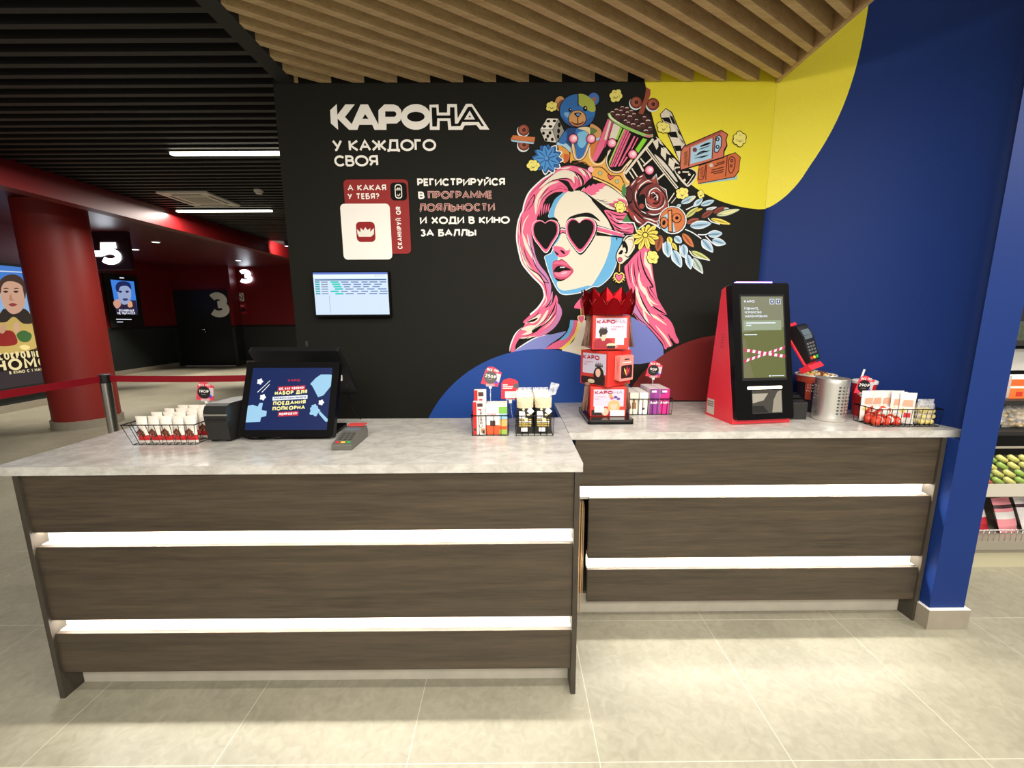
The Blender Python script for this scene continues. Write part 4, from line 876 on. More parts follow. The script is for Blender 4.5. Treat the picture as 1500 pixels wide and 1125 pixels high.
class Art:
    def __init__(s, name, parent): s.mb = MB(); s.n = name; s.p = parent
    def add(s, pts, c):
        LAY[0] += 1; y = WY - .0003 - LAY[0] * 6e-6
        P = [(p[0], y, p[1]) for p in pts]
        ar = sum(pts[i - 1][0] * pts[i][1] - pts[i][0] * pts[i - 1][1] for i in range(len(pts)))
        s.mb.poly(P if ar > 0 else P[::-1], INK if c is None else c if not isinstance(c, tuple) else pm(c)); return s
    def B(s, c, pts, n=5): return s.add([(p.x, p.y) for p in crom(T(pts), n)], c)
    def P(s, c, pts): return s.add(T(pts), c)
    def K(s, c, w, pts, taper=True, n=5):
        p = crom(T(pts), n, False); w *= .00405; N = len(p) - 1
        ws = [w * (1 if not taper else max(.12, sin(pi * min(.97, .03 + i / N)) ** .7)) for i in range(N + 1)]
        LAY[0] += 1; y = WY - .0003 - LAY[0] * 6e-6
        for j, q in enumerate(ribbon([tuple(a) for a in p], ws)): s.mb.poly([(a[0], y - j * 3e-7, a[1]) for a in q], INK if c is None else pm(c))
        return s
    def C(s, c, crop, cx, cy, rx, ry=None, rot=0, a0=0, a1=360):
        ry = ry or rx; r = radians(rot); k = 26; st = []
        for i in range(k if a1 - a0 == 360 else k + 1):
            t = radians(a0 + (a1 - a0) * i / k); x, y = rx * cos(t), ry * sin(t); st.append(f'{cx + x * cos(r) - y * sin(r):.1f},{cy + x * sin(r) + y * cos(r):.1f}')
        return s.add(T(crop + ' ' + ' '.join(st)), c)
    def leaf(s, c, crop, x0, y0, x1, y1, w, mid=None, edge=None, belly=.45):
        d = Vector((x1 - x0, y1 - y0)); n = Vector((-d.y, d.x)).normalized() * w / 2
        def shp(k):
            q = [Vector((x0, y0)), Vector((x0, y0)) + d * belly * .5 + n * .95 * k, Vector((x0, y0)) + d * (belly + .15) + n * 1.05 * k, Vector((x1, y1)), Vector((x0, y0)) + d * (belly + .15) - n * 1.05 * k, Vector((x0, y0)) + d * belly * .5 - n * .95 * k]
            return crop + ' ' + ' '.join(f'{p.x:.1f},{p.y:.1f}' for p in q)
        if edge: s.B(edge, shp(1.35), 3)
        s.B(c, shp(1), 3)
        if mid: s.K(mid, w / CROPS[crop][2] * .16, f'{crop} {x0},{y0} {x0 + d.x * .5 + n.x * .2:.1f},{y0 + d.y * .5 + n.y * .2:.1f} {x0 + d.x * .85:.1f},{y0 + d.y * .85:.1f}')
        return s
    def done(s): return s.mb.build(s.n, s.p, off=s.p.location)
def popcorn(art, crop, cx, cy, r, c=(236, 226, 120)):
    for k, col in ((1.22, None), (1.0, c)):
        for i in range(6): a = i * 1.05 + .3 + cx; q = (.58, .66, .5)[i % 3]; rr = (.46, .34, .4)[(i + int(cx)) % 3]; art.C(col, crop, cx + r * q * cos(a), cy + r * q * sin(a), r * rr * k)
        art.C(col, crop, cx, cy, r * .6 * k)
    for i in range(3): a = i * 2.1 + cx; art.K((196, 180, 84), .9, f'{crop} {cx + r * .5 * cos(a):.1f},{cy + r * .5 * sin(a):.1f} {cx + r * .55 * cos(a + .5):.1f},{cy + r * .55 * sin(a + .5):.1f} {cx + r * .4 * cos(a + 1):.1f},{cy + r * .4 * sin(a + 1):.1f}')
    art.K(None, .8, f'{crop} {cx - r * .3},{cy + r * .1} {cx},{cy + r * .38} {cx + r * .32},{cy + r * .05}')

mur = thing('wall_mural', 'mural of a pink-haired woman in heart sunglasses and crown painted across the black wall', 'mural', (.75, WY - .0005, 1.7))
CRM = (224, 216, 197); PNK = (224, 100, 138); LPK = (244, 176, 196); DPK = (206, 62, 112); SKY = (100, 172, 218); LIL = (188, 126, 176); PER = (112, 124, 192); PBL = (128, 136, 200); GLD = (222, 166, 76); YEL = (238, 216, 92); LBL = (166, 204, 226); BRWN = (138, 66, 50); ORG_ = (206, 118, 66)
# yellow disc on the back wall
a = Art('yellow_disc', mur)
a.add([(p.x, p.y) for p in crom(T('X 944,117 946,127 948,140 953,160 961,190 973,220 988,246 1012,270 1033,284 1054,294 1073,300 1090,304 1110,306.5 1117,306.3'), 3, False)] + [(1.3449, on_y(1120, 306, WY).z), (1.3449, 2.66), (.66, 2.66)], YELLOW); a.done()
# ... and on round the blue wall
def on_curve(u, v):
    d = ray(u, v)
    for i in range(24):
        p, q = CURVE[i], CURVE[i + 1]; e = q - p; den = d.x * e.y - d.y * e.x
        if abs(den) < 1e-9: continue
        t = (p.x * e.y - p.y * e.x) / den; s_ = (p.x * d.y - p.y * d.x) / den
        if t > 0 and -1e-6 <= s_ <= 1: return Vector((p.x + e.x * s_, p.y + e.y * s_, CH + d.z * t)), Vector((e.y, -e.x)).normalized() * (1 if e.x > 0 else 1)
yb = MB(); bp = crom([(1117, 306.3), (1130, 302), (1150, 288), (1170, 267), (1185, 245), (1206, 213), (1225, 178), (1241, 140), (1255, 95), (1265, 50), (1272, 8), (1275, -20)], 4, False); V = [(1.3449, WY - .001, on_y(1119, 306.3, WY).z), (1.3449, WY - .001, 2.995)]
for p in bp:
    h = on_curve(p.x, p.y)
    if h: q, n_ = h; V += [(q.x + n_.x * .0015, q.y + n_.y * .0015, q.z), (q.x + n_.x * .0015, q.y + n_.y * .0015, 2.995)]
yb.add(V, [(2 * i + 2, 2 * i, 2 * i + 1, 2 * i + 3) for i in range(len(V) // 2 - 1)], YELLOW, True)
yb.build('yellow_disc', mur, off=mur.location)
# sprigs of leaves
a = Art('leaf_spray', mur); WHT = (226, 232, 234)
for c, x0, y0, x1, y1, w_ in ((LBL, 545, 222, 720, 140, 42), (LBL, 690, 258, 800, 165, 36), (LBL, 775, 247, 935, 190, 36), (LBL, 490, 268, 545, 240, 22), ((206, 206, 120), 600, 388, 745, 270, 46), (YEL, 705, 316, 795, 286, 22), (WHT, 835, 300, 965, 268, 20), (WHT, 1030, 282, 1130, 296, 16), (BRWN, 925, 338, 1060, 265, 42), (BRWN, 785, 392, 920, 305, 46), ((160, 80, 60), 610, 458, 755, 405, 46), ((200, 212, 170), 960, 366, 1235, 295, 50), (YEL, 895, 405, 1125, 470, 42), (LBL, 650, 492, 900, 460, 56), (LBL, 860, 592, 1030, 578, 52), (LBL, 910, 655, 1072, 702, 48), (LBL, 792, 648, 920, 800, 56), (ORG_, 560, 580, 692, 742, 58), (LBL, 468, 618, 550, 690, 48), (YEL, 395, 618, 425, 700, 50), ((160, 84, 48), 300, 595, 265, 792, 74), (LBL, 372, 670, 396, 862, 64), (YEL, 438, 690, 496, 778, 36), (LBL, 448, 776, 545, 980, 62), (LBL, 568, 706, 592, 862, 52), ((206, 214, 130), 665, 788, 885, 896, 46), (LBL, 612, 826, 660, 1000, 48), ((186, 206, 190), 688, 866, 800, 1052, 62)):
    a.leaf(c, 'J', x0, y0, x1, y1, w_ * 1.15, (30, 30, 28), WHT if c in (LBL, WHT) else (30, 28, 24)); a.leaf(tuple(int(q * .72) for q in c), 'J', x0 + (x1 - x0) * .12, y0 + (y1 - y0) * .12, x0 + (x1 - x0) * .8, y0 + (y1 - y0) * .8, w_ * .34)
for s_ in ('J 590,530 680,570 780,640', 'J 740,592 830,592 900,552', 'J 830,610 900,680 970,722 1060,706', 'J 330,690 335,790 390,856', 'J 436,790 440,890 540,976', 'J 528,720 535,820 590,866', 'J 600,830 605,930 655,998', 'J 676,880 690,970 800,1050', 'J 785,660 800,740 915,800', 'J 640,780 700,850 880,895', 'J 860,396 900,440 1000,470', 'J 600,300 700,250 720,225'): a.K(WHT, 1.3, s_, False)
for x, y, x2, y2 in ((712, 140, 640, 190), (1200, 305, 1010, 350)): a.K((236, 226, 150), 2.2, f'J {x},{y} {(x + x2) / 2},{(y + y2) / 2 + 4} {x2},{y2}')
a.done()
# clapperboard
a = Art('clapperboard', mur)
a.P(None, 'H 1100,20 1150,-5 1480,380 1475,500 1440,720 1330,900 1200,960 800,660 705,520'); a.K(CRM, 3.0, 'H 1095,35 900,270 710,512', False); a.K(CRM, 3.6, 'H 1000,165 1210,440 1425,712', False); a.K(None, 1.0, 'H 1010,178 1210,440 1418,704', False)
for w_, s_ in ((2.0, 'H 1085,295 960,405'), (2.4, 'H 880,330 960,480'), (1.7, 'H 800,440 880,560'), (1.5, 'H 765,480 830,580'), (2.0, 'H 1250,510 1140,602'), (1.4, 'H 920,300 985,380'), (1.3, 'H 1300,900 1385,775'), (1.1, 'H 1345,915 1435,805')): a.K(CRM, w_, s_, False)
a.B((214, 206, 194), 'H 1110,245 1210,318 1310,430 1425,600 1400,612 1290,480 1200,380')
for s_ in ('H 1088,72 1160,30 1166,140 1140,182', 'H 1203,150 1276,190 1266,332 1198,250', 'H 1313,290 1396,350 1370,478 1303,390', 'H 1130,5 1178,32 1240,132 1190,100', 'H 1225,145 1270,158 1337,257 1290,242', 'H 1342,288 1390,305 1458,392 1402,365'): a.P(CRM, s_)
a.P(None, 'G 808,400 893,312 978,368 1172,820 1110,910 1092,1075 1020,925 822,445'); a.P(CRM, 'G 820,402 893,325 965,375 1155,812 1100,895 1083,1055 1032,915 832,440'); a.P((206, 200, 186), 'G 893,325 965,375 1155,812 1128,870 925,375')
for s_ in ('G 832,447 940,440 975,530 868,490', 'G 905,640 1033,636 1062,722 958,712', 'G 1000,832 1100,828 1112,900 1030,905', 'G 940,415 985,430 1036,545 985,522', 'G 1046,590 1092,660 1100,700 1062,650', 'G 1082,720 1130,770 1150,815 1110,770'): a.P(None, s_)
a.B((214, 206, 194), 'I 270,700 480,712 578,800 470,962 400,945 282,800', 3); a.B(None, 'I 282,720 470,725 560,800 462,938 402,925 296,795', 3); a.K(CRM, 1.2, 'I 300,800 400,915 440,930 530,800', False); a.K(CRM, 1.6, 'I 370,768 460,770', False)
for x, y in ((325, 775), (465, 805), (400, 880)): a.C(CRM, 'I', x, y, 18)
a.done()
# two cinema tickets
for nm, shad, out, fill, blue in (('ticket', (150, 196, 204), 'I 590,690 720,648 985,548 1095,508 1162,570 1150,640 1142,750 1082,832 590,925 570,882', (200, 104, 60), None), ('ticket', (30, 28, 26), 'I 400,420 900,203 988,255 960,330 975,400 935,470 930,560 350,737 343,680 358,480', (204, 112, 92), LBL)):
    a = Art(nm, mur)
    if blue is None:
        a.P(shad, 'I 580,915 1090,845 1125,800 1118,868 590,938'); a.P(None, 'I 578,880 592,672 720,632 985,534 1098,498 1172,566 1158,650 1150,760 1088,842 588,935'); a.P(fill, out)
        for s_ in ('I 700,660 690,880', 'I 985,550 962,830', 'I 600,720 590,860 660,850 690,670', 'I 1000,600 1010,760 1050,780 1085,700 1090,590 1040,560 1005,600'): a.K((96, 40, 24), 1.3, s_, False)
        for s_ in ('I 810,690 950,640', 'I 770,745 940,700', 'I 760,780 935,735', 'I 800,795 930,765', 'I 840,655 950,620'): a.K((80, 34, 22), 1.3, s_, False)
        for i in range(7): a.K((110, 46, 28), .9, f'I 615,{720 + 20 * i} 660,{705 + 20 * i}', False)
        a.C((200, 196, 190), 'I', 765, 678, 26); a.K((96, 40, 24), 1.3, 'I 1030,610 1050,595 1065,615 1045,632 1030,610', False); a.K((96, 40, 24), 1.3, 'I 1025,680 1045,668 1052,690 1035,702 1025,680', False)
    else:
        a.P(None, 'I 390,410 905,190 1000,250 975,330 990,410 950,490 942,575 345,755 332,690 346,470'); a.P(fill, out); a.P((164, 84, 70), 'I 400,420 900,203 905,235 420,440'); a.P(blue, 'I 490,432 790,300 775,582 480,662'); a.P(blue, 'I 828,290 880,262 908,300 902,420 852,502 806,492'); a.P((196, 112, 66), 'I 392,490 462,440 446,682 376,702')
        for s_ in ('I 470,430 455,690', 'I 792,290 776,590', 'I 828,290 880,262 908,300 902,420 852,502 806,492 828,290'): a.K((70, 36, 34), 1.2, s_, False, 1)
        for w_, s_ in ((2.6, 'I 612,420 700,388 762,368'), (1, 'I 592,462 755,405'), (1.7, 'I 570,526 640,490 700,480'), (1, 'I 526,552 755,465'), (1, 'I 526,586 735,532'), (1, 'I 600,580 720,545'), (1, 'I 640,500 735,490')): a.K(None, w_, s_)
        for i in range(9): a.K((90, 42, 34), .9, f'I 395,{510 + 21 * i} 440,{490 + 21 * i}', False)
        a.C((110, 58, 62), 'I', 540, 466, 31)
        for y in (320, 425): a.C(None, 'I', 852, y, 27); a.C(blue, 'I', 852, y, 13)
    a.done()
# teddy bear
a = Art('teddy_bear', mur); TAN = (204, 150, 92); BB = (48, 108, 178); BD = (30, 66, 122)
a.C(None, 'F', 378, 255, 84, 114); a.C(TAN, 'F', 380, 255, 74, 104); a.C((140, 78, 54), 'F', 390, 270, 44, 74, 20); a.C(None, 'F', 838, 190, 86, 98); a.C((70, 112, 186), 'F', 840, 190, 76, 88); a.C((150, 108, 92), 'F', 835, 210, 34, 52, 30)
a.B(None, 'F 445,600 620,580 790,560 800,700 770,860 730,980 640,1012 580,1000 520,900 440,780'); a.B(BD, 'F 460,610 600,590 610,700 600,960 560,900 500,840 450,760'); a.B(BB, 'F 600,600 770,590 780,700 755,850 715,960 640,1000 596,970'); a.B((122, 186, 222), 'F 620,660 750,640 750,760 690,860 625,820'); a.P(TAN, 'F 700,588 768,585 772,700 740,640')
a.B(None, 'F 785,528 870,540 955,620 940,730 860,752 778,700'); a.B(TAN, 'F 795,542 860,550 942,622 930,715 860,735 786,688'); a.B((98, 118, 62), 'F 790,580 890,622 830,672 792,690'); a.B((206, 118, 60), 'F 812,800 935,758 930,840 900,900 862,1050 800,1000'); a.P(LBL, 'F 860,730 930,715 928,750 862,762')
a.B(None, 'F 340,820 430,840 512,920 515,1030 430,1090 390,1010'); a.B((218, 152, 66), 'F 350,830 420,850 502,925 500,1020 435,1072 400,1000'); a.B((198, 96, 50), 'F 430,950 500,960 495,1030 440,1065'); a.B(LBL, 'F 345,785 455,795 535,880 522,925 425,842 338,822'); a.B(BB, 'F 430,650 470,650 450,800 360,780')
a.C(None, 'F', 620, 352, 258, 238); a.C(BB, 'F', 620, 350, 246, 228); a.B((168, 178, 74), 'F 622,128 730,135 838,225 864,345 800,365 715,312 640,262'); a.B((38, 84, 148), 'F 390,420 480,500 560,560 500,545 420,480'); a.B((120, 170, 214), 'F 430,390 480,370 512,400 480,445'); a.B((40, 92, 160), 'F 740,480 850,420 800,520 720,560')
a.K((40, 50, 60), 1.6, 'F 622,125 626,200 624,290', False); a.B((226, 206, 160), 'F 620,590 780,580 780,700 760,640')
a.C(None, 'F', 615, 460, 126, 120); a.C(TAN, 'F', 615, 458, 116, 110); a.B((184, 112, 84), 'F 520,500 615,530 710,490 690,545 615,566 545,548'); a.B(None, 'F 572,388 620,376 668,388 640,430 620,440 592,420'); a.B((100, 150, 206), 'F 600,395 640,390 655,402 622,425'); a.K(None, 1.2, 'F 620,430 622,520', False); a.K(None, 1.5, 'F 535,495 570,528 622,535 680,520 700,490')
for x, y, r in ((516, 338, 24), (722, 322, 30)): a.C(None, 'F', x, y, r, r * 1.25); a.C(CRM, 'F', x + 5, y - 6, r * .34)
a.done()
# dice
a = Art('dice', mur); a.P(None, 'F 195,448 360,452 445,630 332,800 165,780 97,608'); a.P((232, 228, 218), 'F 202,456 353,460 274,608 107,608'); a.P((214, 208, 196), 'F 107,616 274,616 328,788 172,770'); a.P((150, 146, 138), 'F 357,466 434,630 334,786 280,612')
for x, y, rx, ry in ((218, 495, 26, 18), (302, 492, 26, 18), (162, 566, 26, 18), (245, 566, 26, 18), (150, 660, 20, 24), (240, 655, 20, 24), (210, 700, 20, 24), (186, 748, 18, 22), (272, 744, 20, 24), (368, 545, 20, 34), (358, 630, 20, 34), (352, 705, 18, 30)): a.C(None, 'F', x, y, rx, ry)
a.done()
# percent signs
for nm, discs, bar, hi in (('percent_sign', (('M', 177, 302, 29), ('M', 178, 383, 29)), 'M 118,331 240,342 234,369 104,354', 'M 106,356 234,371 230,380 112,366'), ('percent_sign', (('G', 485, 235, 76), ('G', 716, 262, 76)), 'G 625,28 682,62 680,132 560,452 512,396 600,170', 'G 512,396 560,452 552,480 490,410')):
    a = Art(nm, mur)
    for cr_, x, y, r in discs: a.C(WHT, cr_, x - r * .12, y + r * .22, r * 1.18); a.C(None, cr_, x, y, r * 1.12); a.C(BRWN, cr_, x, y, r); a.C((166, 92, 68), cr_, x - r * .1, y - r * .05, r * .72); a.C((60, 26, 22), cr_, x + r * .05, y, r * .36); a.C((112, 54, 44), cr_, x, y, r * .12)
    a.P(LBL, hi); a.P(ORG_ if 'M' in bar else (150, 76, 56), bar); a.done()
# bucket of chocolate balls
a = Art('striped_bucket', mur); a.P(None, 'G 88,452 -135,1050 H 285,345 420,440 560,450 660,440 790,300 G 660,740 725,690 640,720 300,590')
for c, s_ in ((PNK, 'G 97,457 140,488 40,860 -62,1042 -132,1042'), (CRM, 'G 120,480 147,500 72,760 46,742'), (DPK, 'G 152,502 172,514 62,850 42,860'), (CRM, 'G 176,520 266,570 214,742 92,800'), ((146, 204, 66), 'G 267,574 296,590 226,752 206,742'), ((168, 196, 96), 'G 312,600 332,606 200,905 112,1120 112,1050'), (PNK, 'G 332,606 392,632 166,1125 122,1125'), (PNK, 'G 392,656 412,666 232,1080 202,1122 180,1122'), (PNK, 'G 456,694 476,702 402,862 342,952 262,1112 232,1116'), (PNK, 'G 502,716 516,724 432,880 416,880'), ((134, 208, 52), 'G 580,726 636,746 512,932 474,882'), (PNK, 'G 350,980 372,990 300,1090 272,1112')): a.P(c, s_)
a.K(None, .8, 'G 366,622 150,1120', False); a.B((46, 22, 20), 'G 112,388 190,330 295,302 420,350 560,400 650,400 700,520 715,640 690,690 480,622 300,552 160,470')
for x, y in ((295, 318), (360, 330), (420, 370), (215, 352), (275, 366), (160, 386), (600, 455), (455, 412), (365, 390), (310, 426), (235, 432), (400, 452), (650, 510), (490, 492), (340, 502), (380, 530), (575, 556), (675, 600), (445, 560), (520, 580), (620, 646)):
    r = 50 if (x, y) in ((235, 432), (400, 452), (445, 560), (575, 556), (650, 510), (620, 646)) else 38; a.C((34, 16, 16), 'G', x, y, r); a.C((76, 36, 32), 'G', x, y, r * .9); a.C((224, 206, 204), 'G', x - r * .05, y - r * .42, r * .6, r * .3); a.C((76, 36, 32), 'G', x, y - r * .12, r * .62, r * .34)
a.K((150, 196, 104), 3.4, 'G 108,385 150,462 300,560 480,640 640,698 715,690', False); a.K((226, 232, 206), 2.0, 'G 108,390 150,456 290,545', True); a.K(PNK, 2.4, 'G 600,694 660,704 712,688', True); a.done()
# the woman: far hair, shoulders and neck first
a = Art('shoulders', mur)
a.B(PER, 'E 480,580 600,600 700,652 800,720 900,820 985,930 1045,1045 980,1200 480,1200', 4); a.B(PBL, 'C 120,890 250,800 400,708 560,668 700,640 815,612 832,628 780,682 700,742 620,792 555,860 400,960 200,960', 4); a.K(None, 1.6, 'C 830,628 780,684 700,744 620,794 552,856'); a.K(WHT, 1.6, 'C 140,870 250,796 420,700 600,655')
a.B(CRM, 'C 990,470 1300,500 1650,640 1640,1150 900,1100 780,850 900,780 960,690', 3); a.P(SKY, 'C 893,458 940,460 932,540 906,620 862,690 800,732 735,738 800,680 850,622 880,550'); a.P(PNK, 'C 938,460 996,463 986,540 952,640 882,742 800,812 745,852 545,856 650,780 738,736 802,730 862,690 908,620 930,540'); a.P(YEL, 'C 994,463 1016,520 1002,600 952,700 882,792 806,858 740,854 800,812 882,742 952,640 984,540')
a.K((222, 200, 96), 1.1, 'C 975,880 1060,852 1115,806'); a.done()
a = Art('hair_right', mur); HR = 'D 790,560 850,560 872,700 892,850 912,1000 E 930,150 962,330 1012,430 1062,512 1088,572 1000,556 1085,602 1152,672 1194,762 1214,842 1258,930 1242,968 1200,952 1150,885 1172,990 1100,1022 1088,1042 1062,1040 1032,962 950,862 852,752 760,692 680,622 622,502 600,300 560,160 D 520,930 512,850 560,800 640,700 740,600'
a.B(None, HR.replace('D 790,560', 'D 770,540'), 3); a.B(PNK, HR, 3)
a.P(LIL, 'E 622,380 680,470 760,600 850,740 800,715 720,650 640,540 620,480')
for s_ in ('E 640,150 700,230 760,420 850,540 960,600 1095,718 960,640 840,570 740,470 680,330', 'E 720,160 800,210 850,330 940,420 1005,440 900,420 820,330 760,260', 'D 800,640 850,740 880,900 912,1100 E 905,130 880,60 840,-40 D 780,800', 'E 800,260 870,400 930,470 1010,500 920,480 830,400', 'D 620,790 610,900 640,1100 600,1000 596,900', 'E 760,500 800,560 850,700 790,640', 'D 730,900 720,1010 760,1120 700,1060 705,950', 'E 935,712 1020,800 1090,880 1150,990 1130,1002 1060,890 990,800', 'E 700,70 760,180 800,300 720,200'): a.B(CRM, s_, 4)
for w_, s_ in ((2.0, 'D 730,640 740,760 800,950 900,1120 E 860,200 960,360'), (2.2, 'E 890,450 980,510 1080,568'), (1.8, 'E 700,240 760,390 830,520 910,620'), (1.4, 'D 640,800 650,950 690,1120'), (1.2, 'D 690,700 700,850 740,1000'), (1.6, 'E 1110,830 1150,920 1180,980'), (1.3, 'E 640,370 700,500 790,640 900,760 1040,920 1080,1030'), (1.2, 'E 820,180 860,280 940,380'), (1.2, 'D 560,800 570,930 600,1080'), (1.1, 'E 960,560 1060,640'), (1.2, 'E 640,540 720,640 860,740')): a.K(None, w_, s_)
for s_ in ('D 600,760 590,900 610,1060', 'D 840,600 860,720 880,830', 'E 780,300 850,430 940,520', 'E 670,100 640,260', 'E 600,30 620,160'): a.K(DPK, 1.3, s_)
a.done()
a = Art('face', mur)
a.B(WHT, 'A 795,480 900,455 1040,450 1140,540 1260,655 D 205,85 295,225 370,355 510,420 512,458 458,602 414,742 398,832 338,965 248,1065 155,1128 B 1203,755 1052,830 880,862 775,855 710,795 650,684 590,544 550,402 540,330 652,230 A 590,830 602,760 632,655 694,552', 3)
a.B(SKY, 'A 800,490 900,465 1040,460 1130,545 1250,660 D 200,90 290,230 365,360 500,420 505,455 450,600 405,740 390,830 330,960 240,1060 150,1120 B 1200,745 1050,820 880,850 780,845 720,790 660,680 600,540 560,400 550,330 660,240 A 598,830 610,760 640,660 700,560', 3)
a.B(CRM, 'A 830,495 900,470 1040,462 1130,545 1250,660 D 200,90 290,230 355,360 330,430 325,450 320,560 280,700 220,850 130,1010 60,1110 B 1130,735 1000,770 850,800 770,795 718,750 712,690 740,660 700,500 690,420 722,370 720,340 690,300 665,200 720,130 760,40 A 760,990 700,900 690,850 672,800 690,700 740,600', 3)
a.P(None, 'D 395,455 415,455 410,500'); a.B(None, 'A 838,905 878,832 980,790 1100,766 1182,778 1262,838 1302,888 1205,842 1080,822 950,842', 4)
a.P(PNK, 'B 658,200 690,190 730,196 790,212 832,256 872,250 884,220 892,262 862,312 800,326 740,338 700,322 682,282 660,240'); a.B(None, 'B 752,245 800,262 824,302 788,292'); a.B(None, 'B 676,262 718,288 738,318 700,306'); a.K(DPK, 1.4, 'B 700,322 760,338 830,326 880,292')
a.B((196, 70, 104), 'B 648,470 658,408 700,386 740,392 776,376 832,410 882,460 938,526 902,592 842,642 782,668 720,652 668,612 652,540'); a.B(PNK, 'B 662,440 700,400 745,404 776,390 826,420 870,466 800,446 730,440'); a.B(None, 'B 662,545 690,490 742,462 820,478 905,522 800,530 740,552 682,546'); a.B((232, 120, 150), 'B 670,560 740,556 800,534 900,536 870,590 800,620 720,610'); a.B(LPK, 'B 765,566 840,540 842,562 790,582'); a.P(WHT, 'B 750,478 816,476 818,490 752,492'); a.B(None, 'B 680,628 760,652 828,640 770,674 716,668'); a.K((60, 30, 40), .8, 'B 700,388 745,392 776,376 850,420'); a.done()
a = Art('ear', mur)
a.B(None, 'D 650,385 552,398 488,460 466,530 408,635 388,720 412,800 470,826 540,776 612,706 668,600 655,480'); a.B(CRM, 'D 640,398 560,410 500,470 480,540 420,640 402,720 424,790 470,812 530,762 602,696 652,596 642,480'); a.B(None, 'D 480,520 512,496 552,560 560,620 540,672 500,650 488,600'); a.B(CRM, 'D 490,600 520,590 532,640 500,660'); a.B(None, 'D 428,672 470,620 492,640 470,680'); a.K(None, 1.6, 'D 500,500 560,440 640,430', True); a.K((190, 160, 110), 1.6, 'D 560,480 620,480 632,560 580,660'); a.K(None, 1.6, 'D 510,690 560,720 620,660 650,590'); a.done()
a = Art('hair_left', mur)
HL = 'A 740,150 900,120 1040,150 1140,190 1190,262 1186,352 1100,402 1000,452 920,452 870,472 800,496 700,482 600,542 522,642 442,832 430,902 370,962 366,1125 B 362,30 382,160 422,340 482,460 562,560 612,660 632,760 616,892 C 640,70 652,80 650,150 630,240 545,292 642,242 692,112 722,170 724,230 772,300 772,402 702,532 602,622 482,682 300,694 200,722 152,802 136,874 82,902 86,802 150,652 240,562 272,502 245,482 350,382 450,302 520,202 546,122 530,40 B 530,780 490,710 400,620 310,520 240,420 200,280 170,120 170,0 A 186,902 222,792 252,742 272,642 332,502 432,392 522,312 602,262 682,202'
a.B(None, HL, 3)
a.K(WHT, 2.2, 'A 690,190 602,252 522,302 428,384 324,498 264,640 244,742 216,790 178,902 B 162,0 162,120 192,282 232,424 304,526 394,628 484,718 524,784 C 524,40 540,122 512,200 440,300 342,384', False, 4); a.K(WHT, 1.8, 'C 62,890 76,800 140,650 232,556', True)
a.B(PNK, HL, 3)
a.B(LIL, 'B 330,30 372,160 420,340 480,460 560,560 610,660 630,760 615,890 590,780 540,660 470,570 430,480 370,350 320,200'); a.B(LIL, 'C 722,230 770,302 770,402 700,530 600,620 450,676 600,560 682,460 712,350'); a.B(LIL, 'C 640,70 652,90 640,190 620,240 560,272 610,200')
for s_ in ('A 460,440 560,330 690,222 800,182 920,202 1010,272 1052,392 1020,332 952,262 950,362 900,302 800,290 650,332 540,392', 'A 402,650 442,520 522,420 622,352 742,338 702,358 602,402 522,482 452,602 422,792', 'A 602,462 520,540 470,640 440,742 470,600 530,520', 'B 208,180 262,330 342,480 442,580 522,680 562,762 520,702 430,622 330,522 250,402', 'B 230,0 282,100 342,250 422,432 330,302 262,172', 'C 270,506 380,430 490,372 450,460 372,504 330,490', 'C 215,582 330,532 440,512 560,342 592,330 522,472 402,602 322,652 222,662 300,612', 'C 480,562 560,482 662,330 622,432 562,512', 'A 330,792 270,900 240,1040 250,1120 232,1000 262,880', 'A 1000,160 1080,190 1110,300 1060,230', 'A 760,160 860,142 900,146 820,170', 'A 1090,190 1150,220 1176,300 1150,250', 'B 300,20 330,120 370,240 320,160', 'C 190,705 290,690 420,672 300,712'): a.B(CRM, s_, 4)
for s_ in ('A 730,318 852,330 902,402 942,472 872,472 850,420 792,362', 'A 950,198 1042,258 1082,340 1082,400 1192,360 1192,402 1082,442 1000,462 1052,402 1052,330 1012,262', 'C 288,492 372,450 446,428 400,474', 'C 370,600 460,545 500,536 440,610 380,630', 'A 432,862 520,662 560,570 652,502 760,478 792,490 690,572 642,662 602,762 596,832 682,832 722,892 560,900'): a.B(None, s_, 4)
for w_, s_ in ((1.2, 'A 540,392 640,332 770,300 880,310 940,380'), (1.4, 'B 200,150 250,330 330,490 470,590 530,680 600,700 590,700'), (1.3, 'B 370,320 420,470 560,640 600,710'), (1.5, 'C 545,292 600,240 640,160'), (1.4, 'C 710,240 690,360 600,470 470,570 380,640 250,690'), (1.2, 'C 700,180 660,330 560,480'), (1.2, 'A 300,660 400,520 380,640 300,740'), (1.2, 'C 210,700 160,780 130,870'), (1.5, 'C 200,740 290,710'), (1.0, 'A 480,640 520,570 620,480 720,440 800,440 870,460'), (1.0, 'A 960,230 1010,300 1030,400')): a.K(None, w_, s_)
for x in (470, 500, 530, 560, 590): a.K(PNK, 1.6, f'A {x + 20},640 {x + 2},720 {x - 2},{820 - (x - 470) // 2}')
for s_ in ('A 700,420 790,400 860,460', 'A 650,460 760,430 850,470', 'A 930,420 960,380 960,300', 'A 980,430 1010,380 1000,300', 'A 1100,390 1100,300 1080,240', 'A 1140,370 1150,300 1130,230', 'A 320,560 420,440 540,350'): a.K(DPK, 1.3, s_)
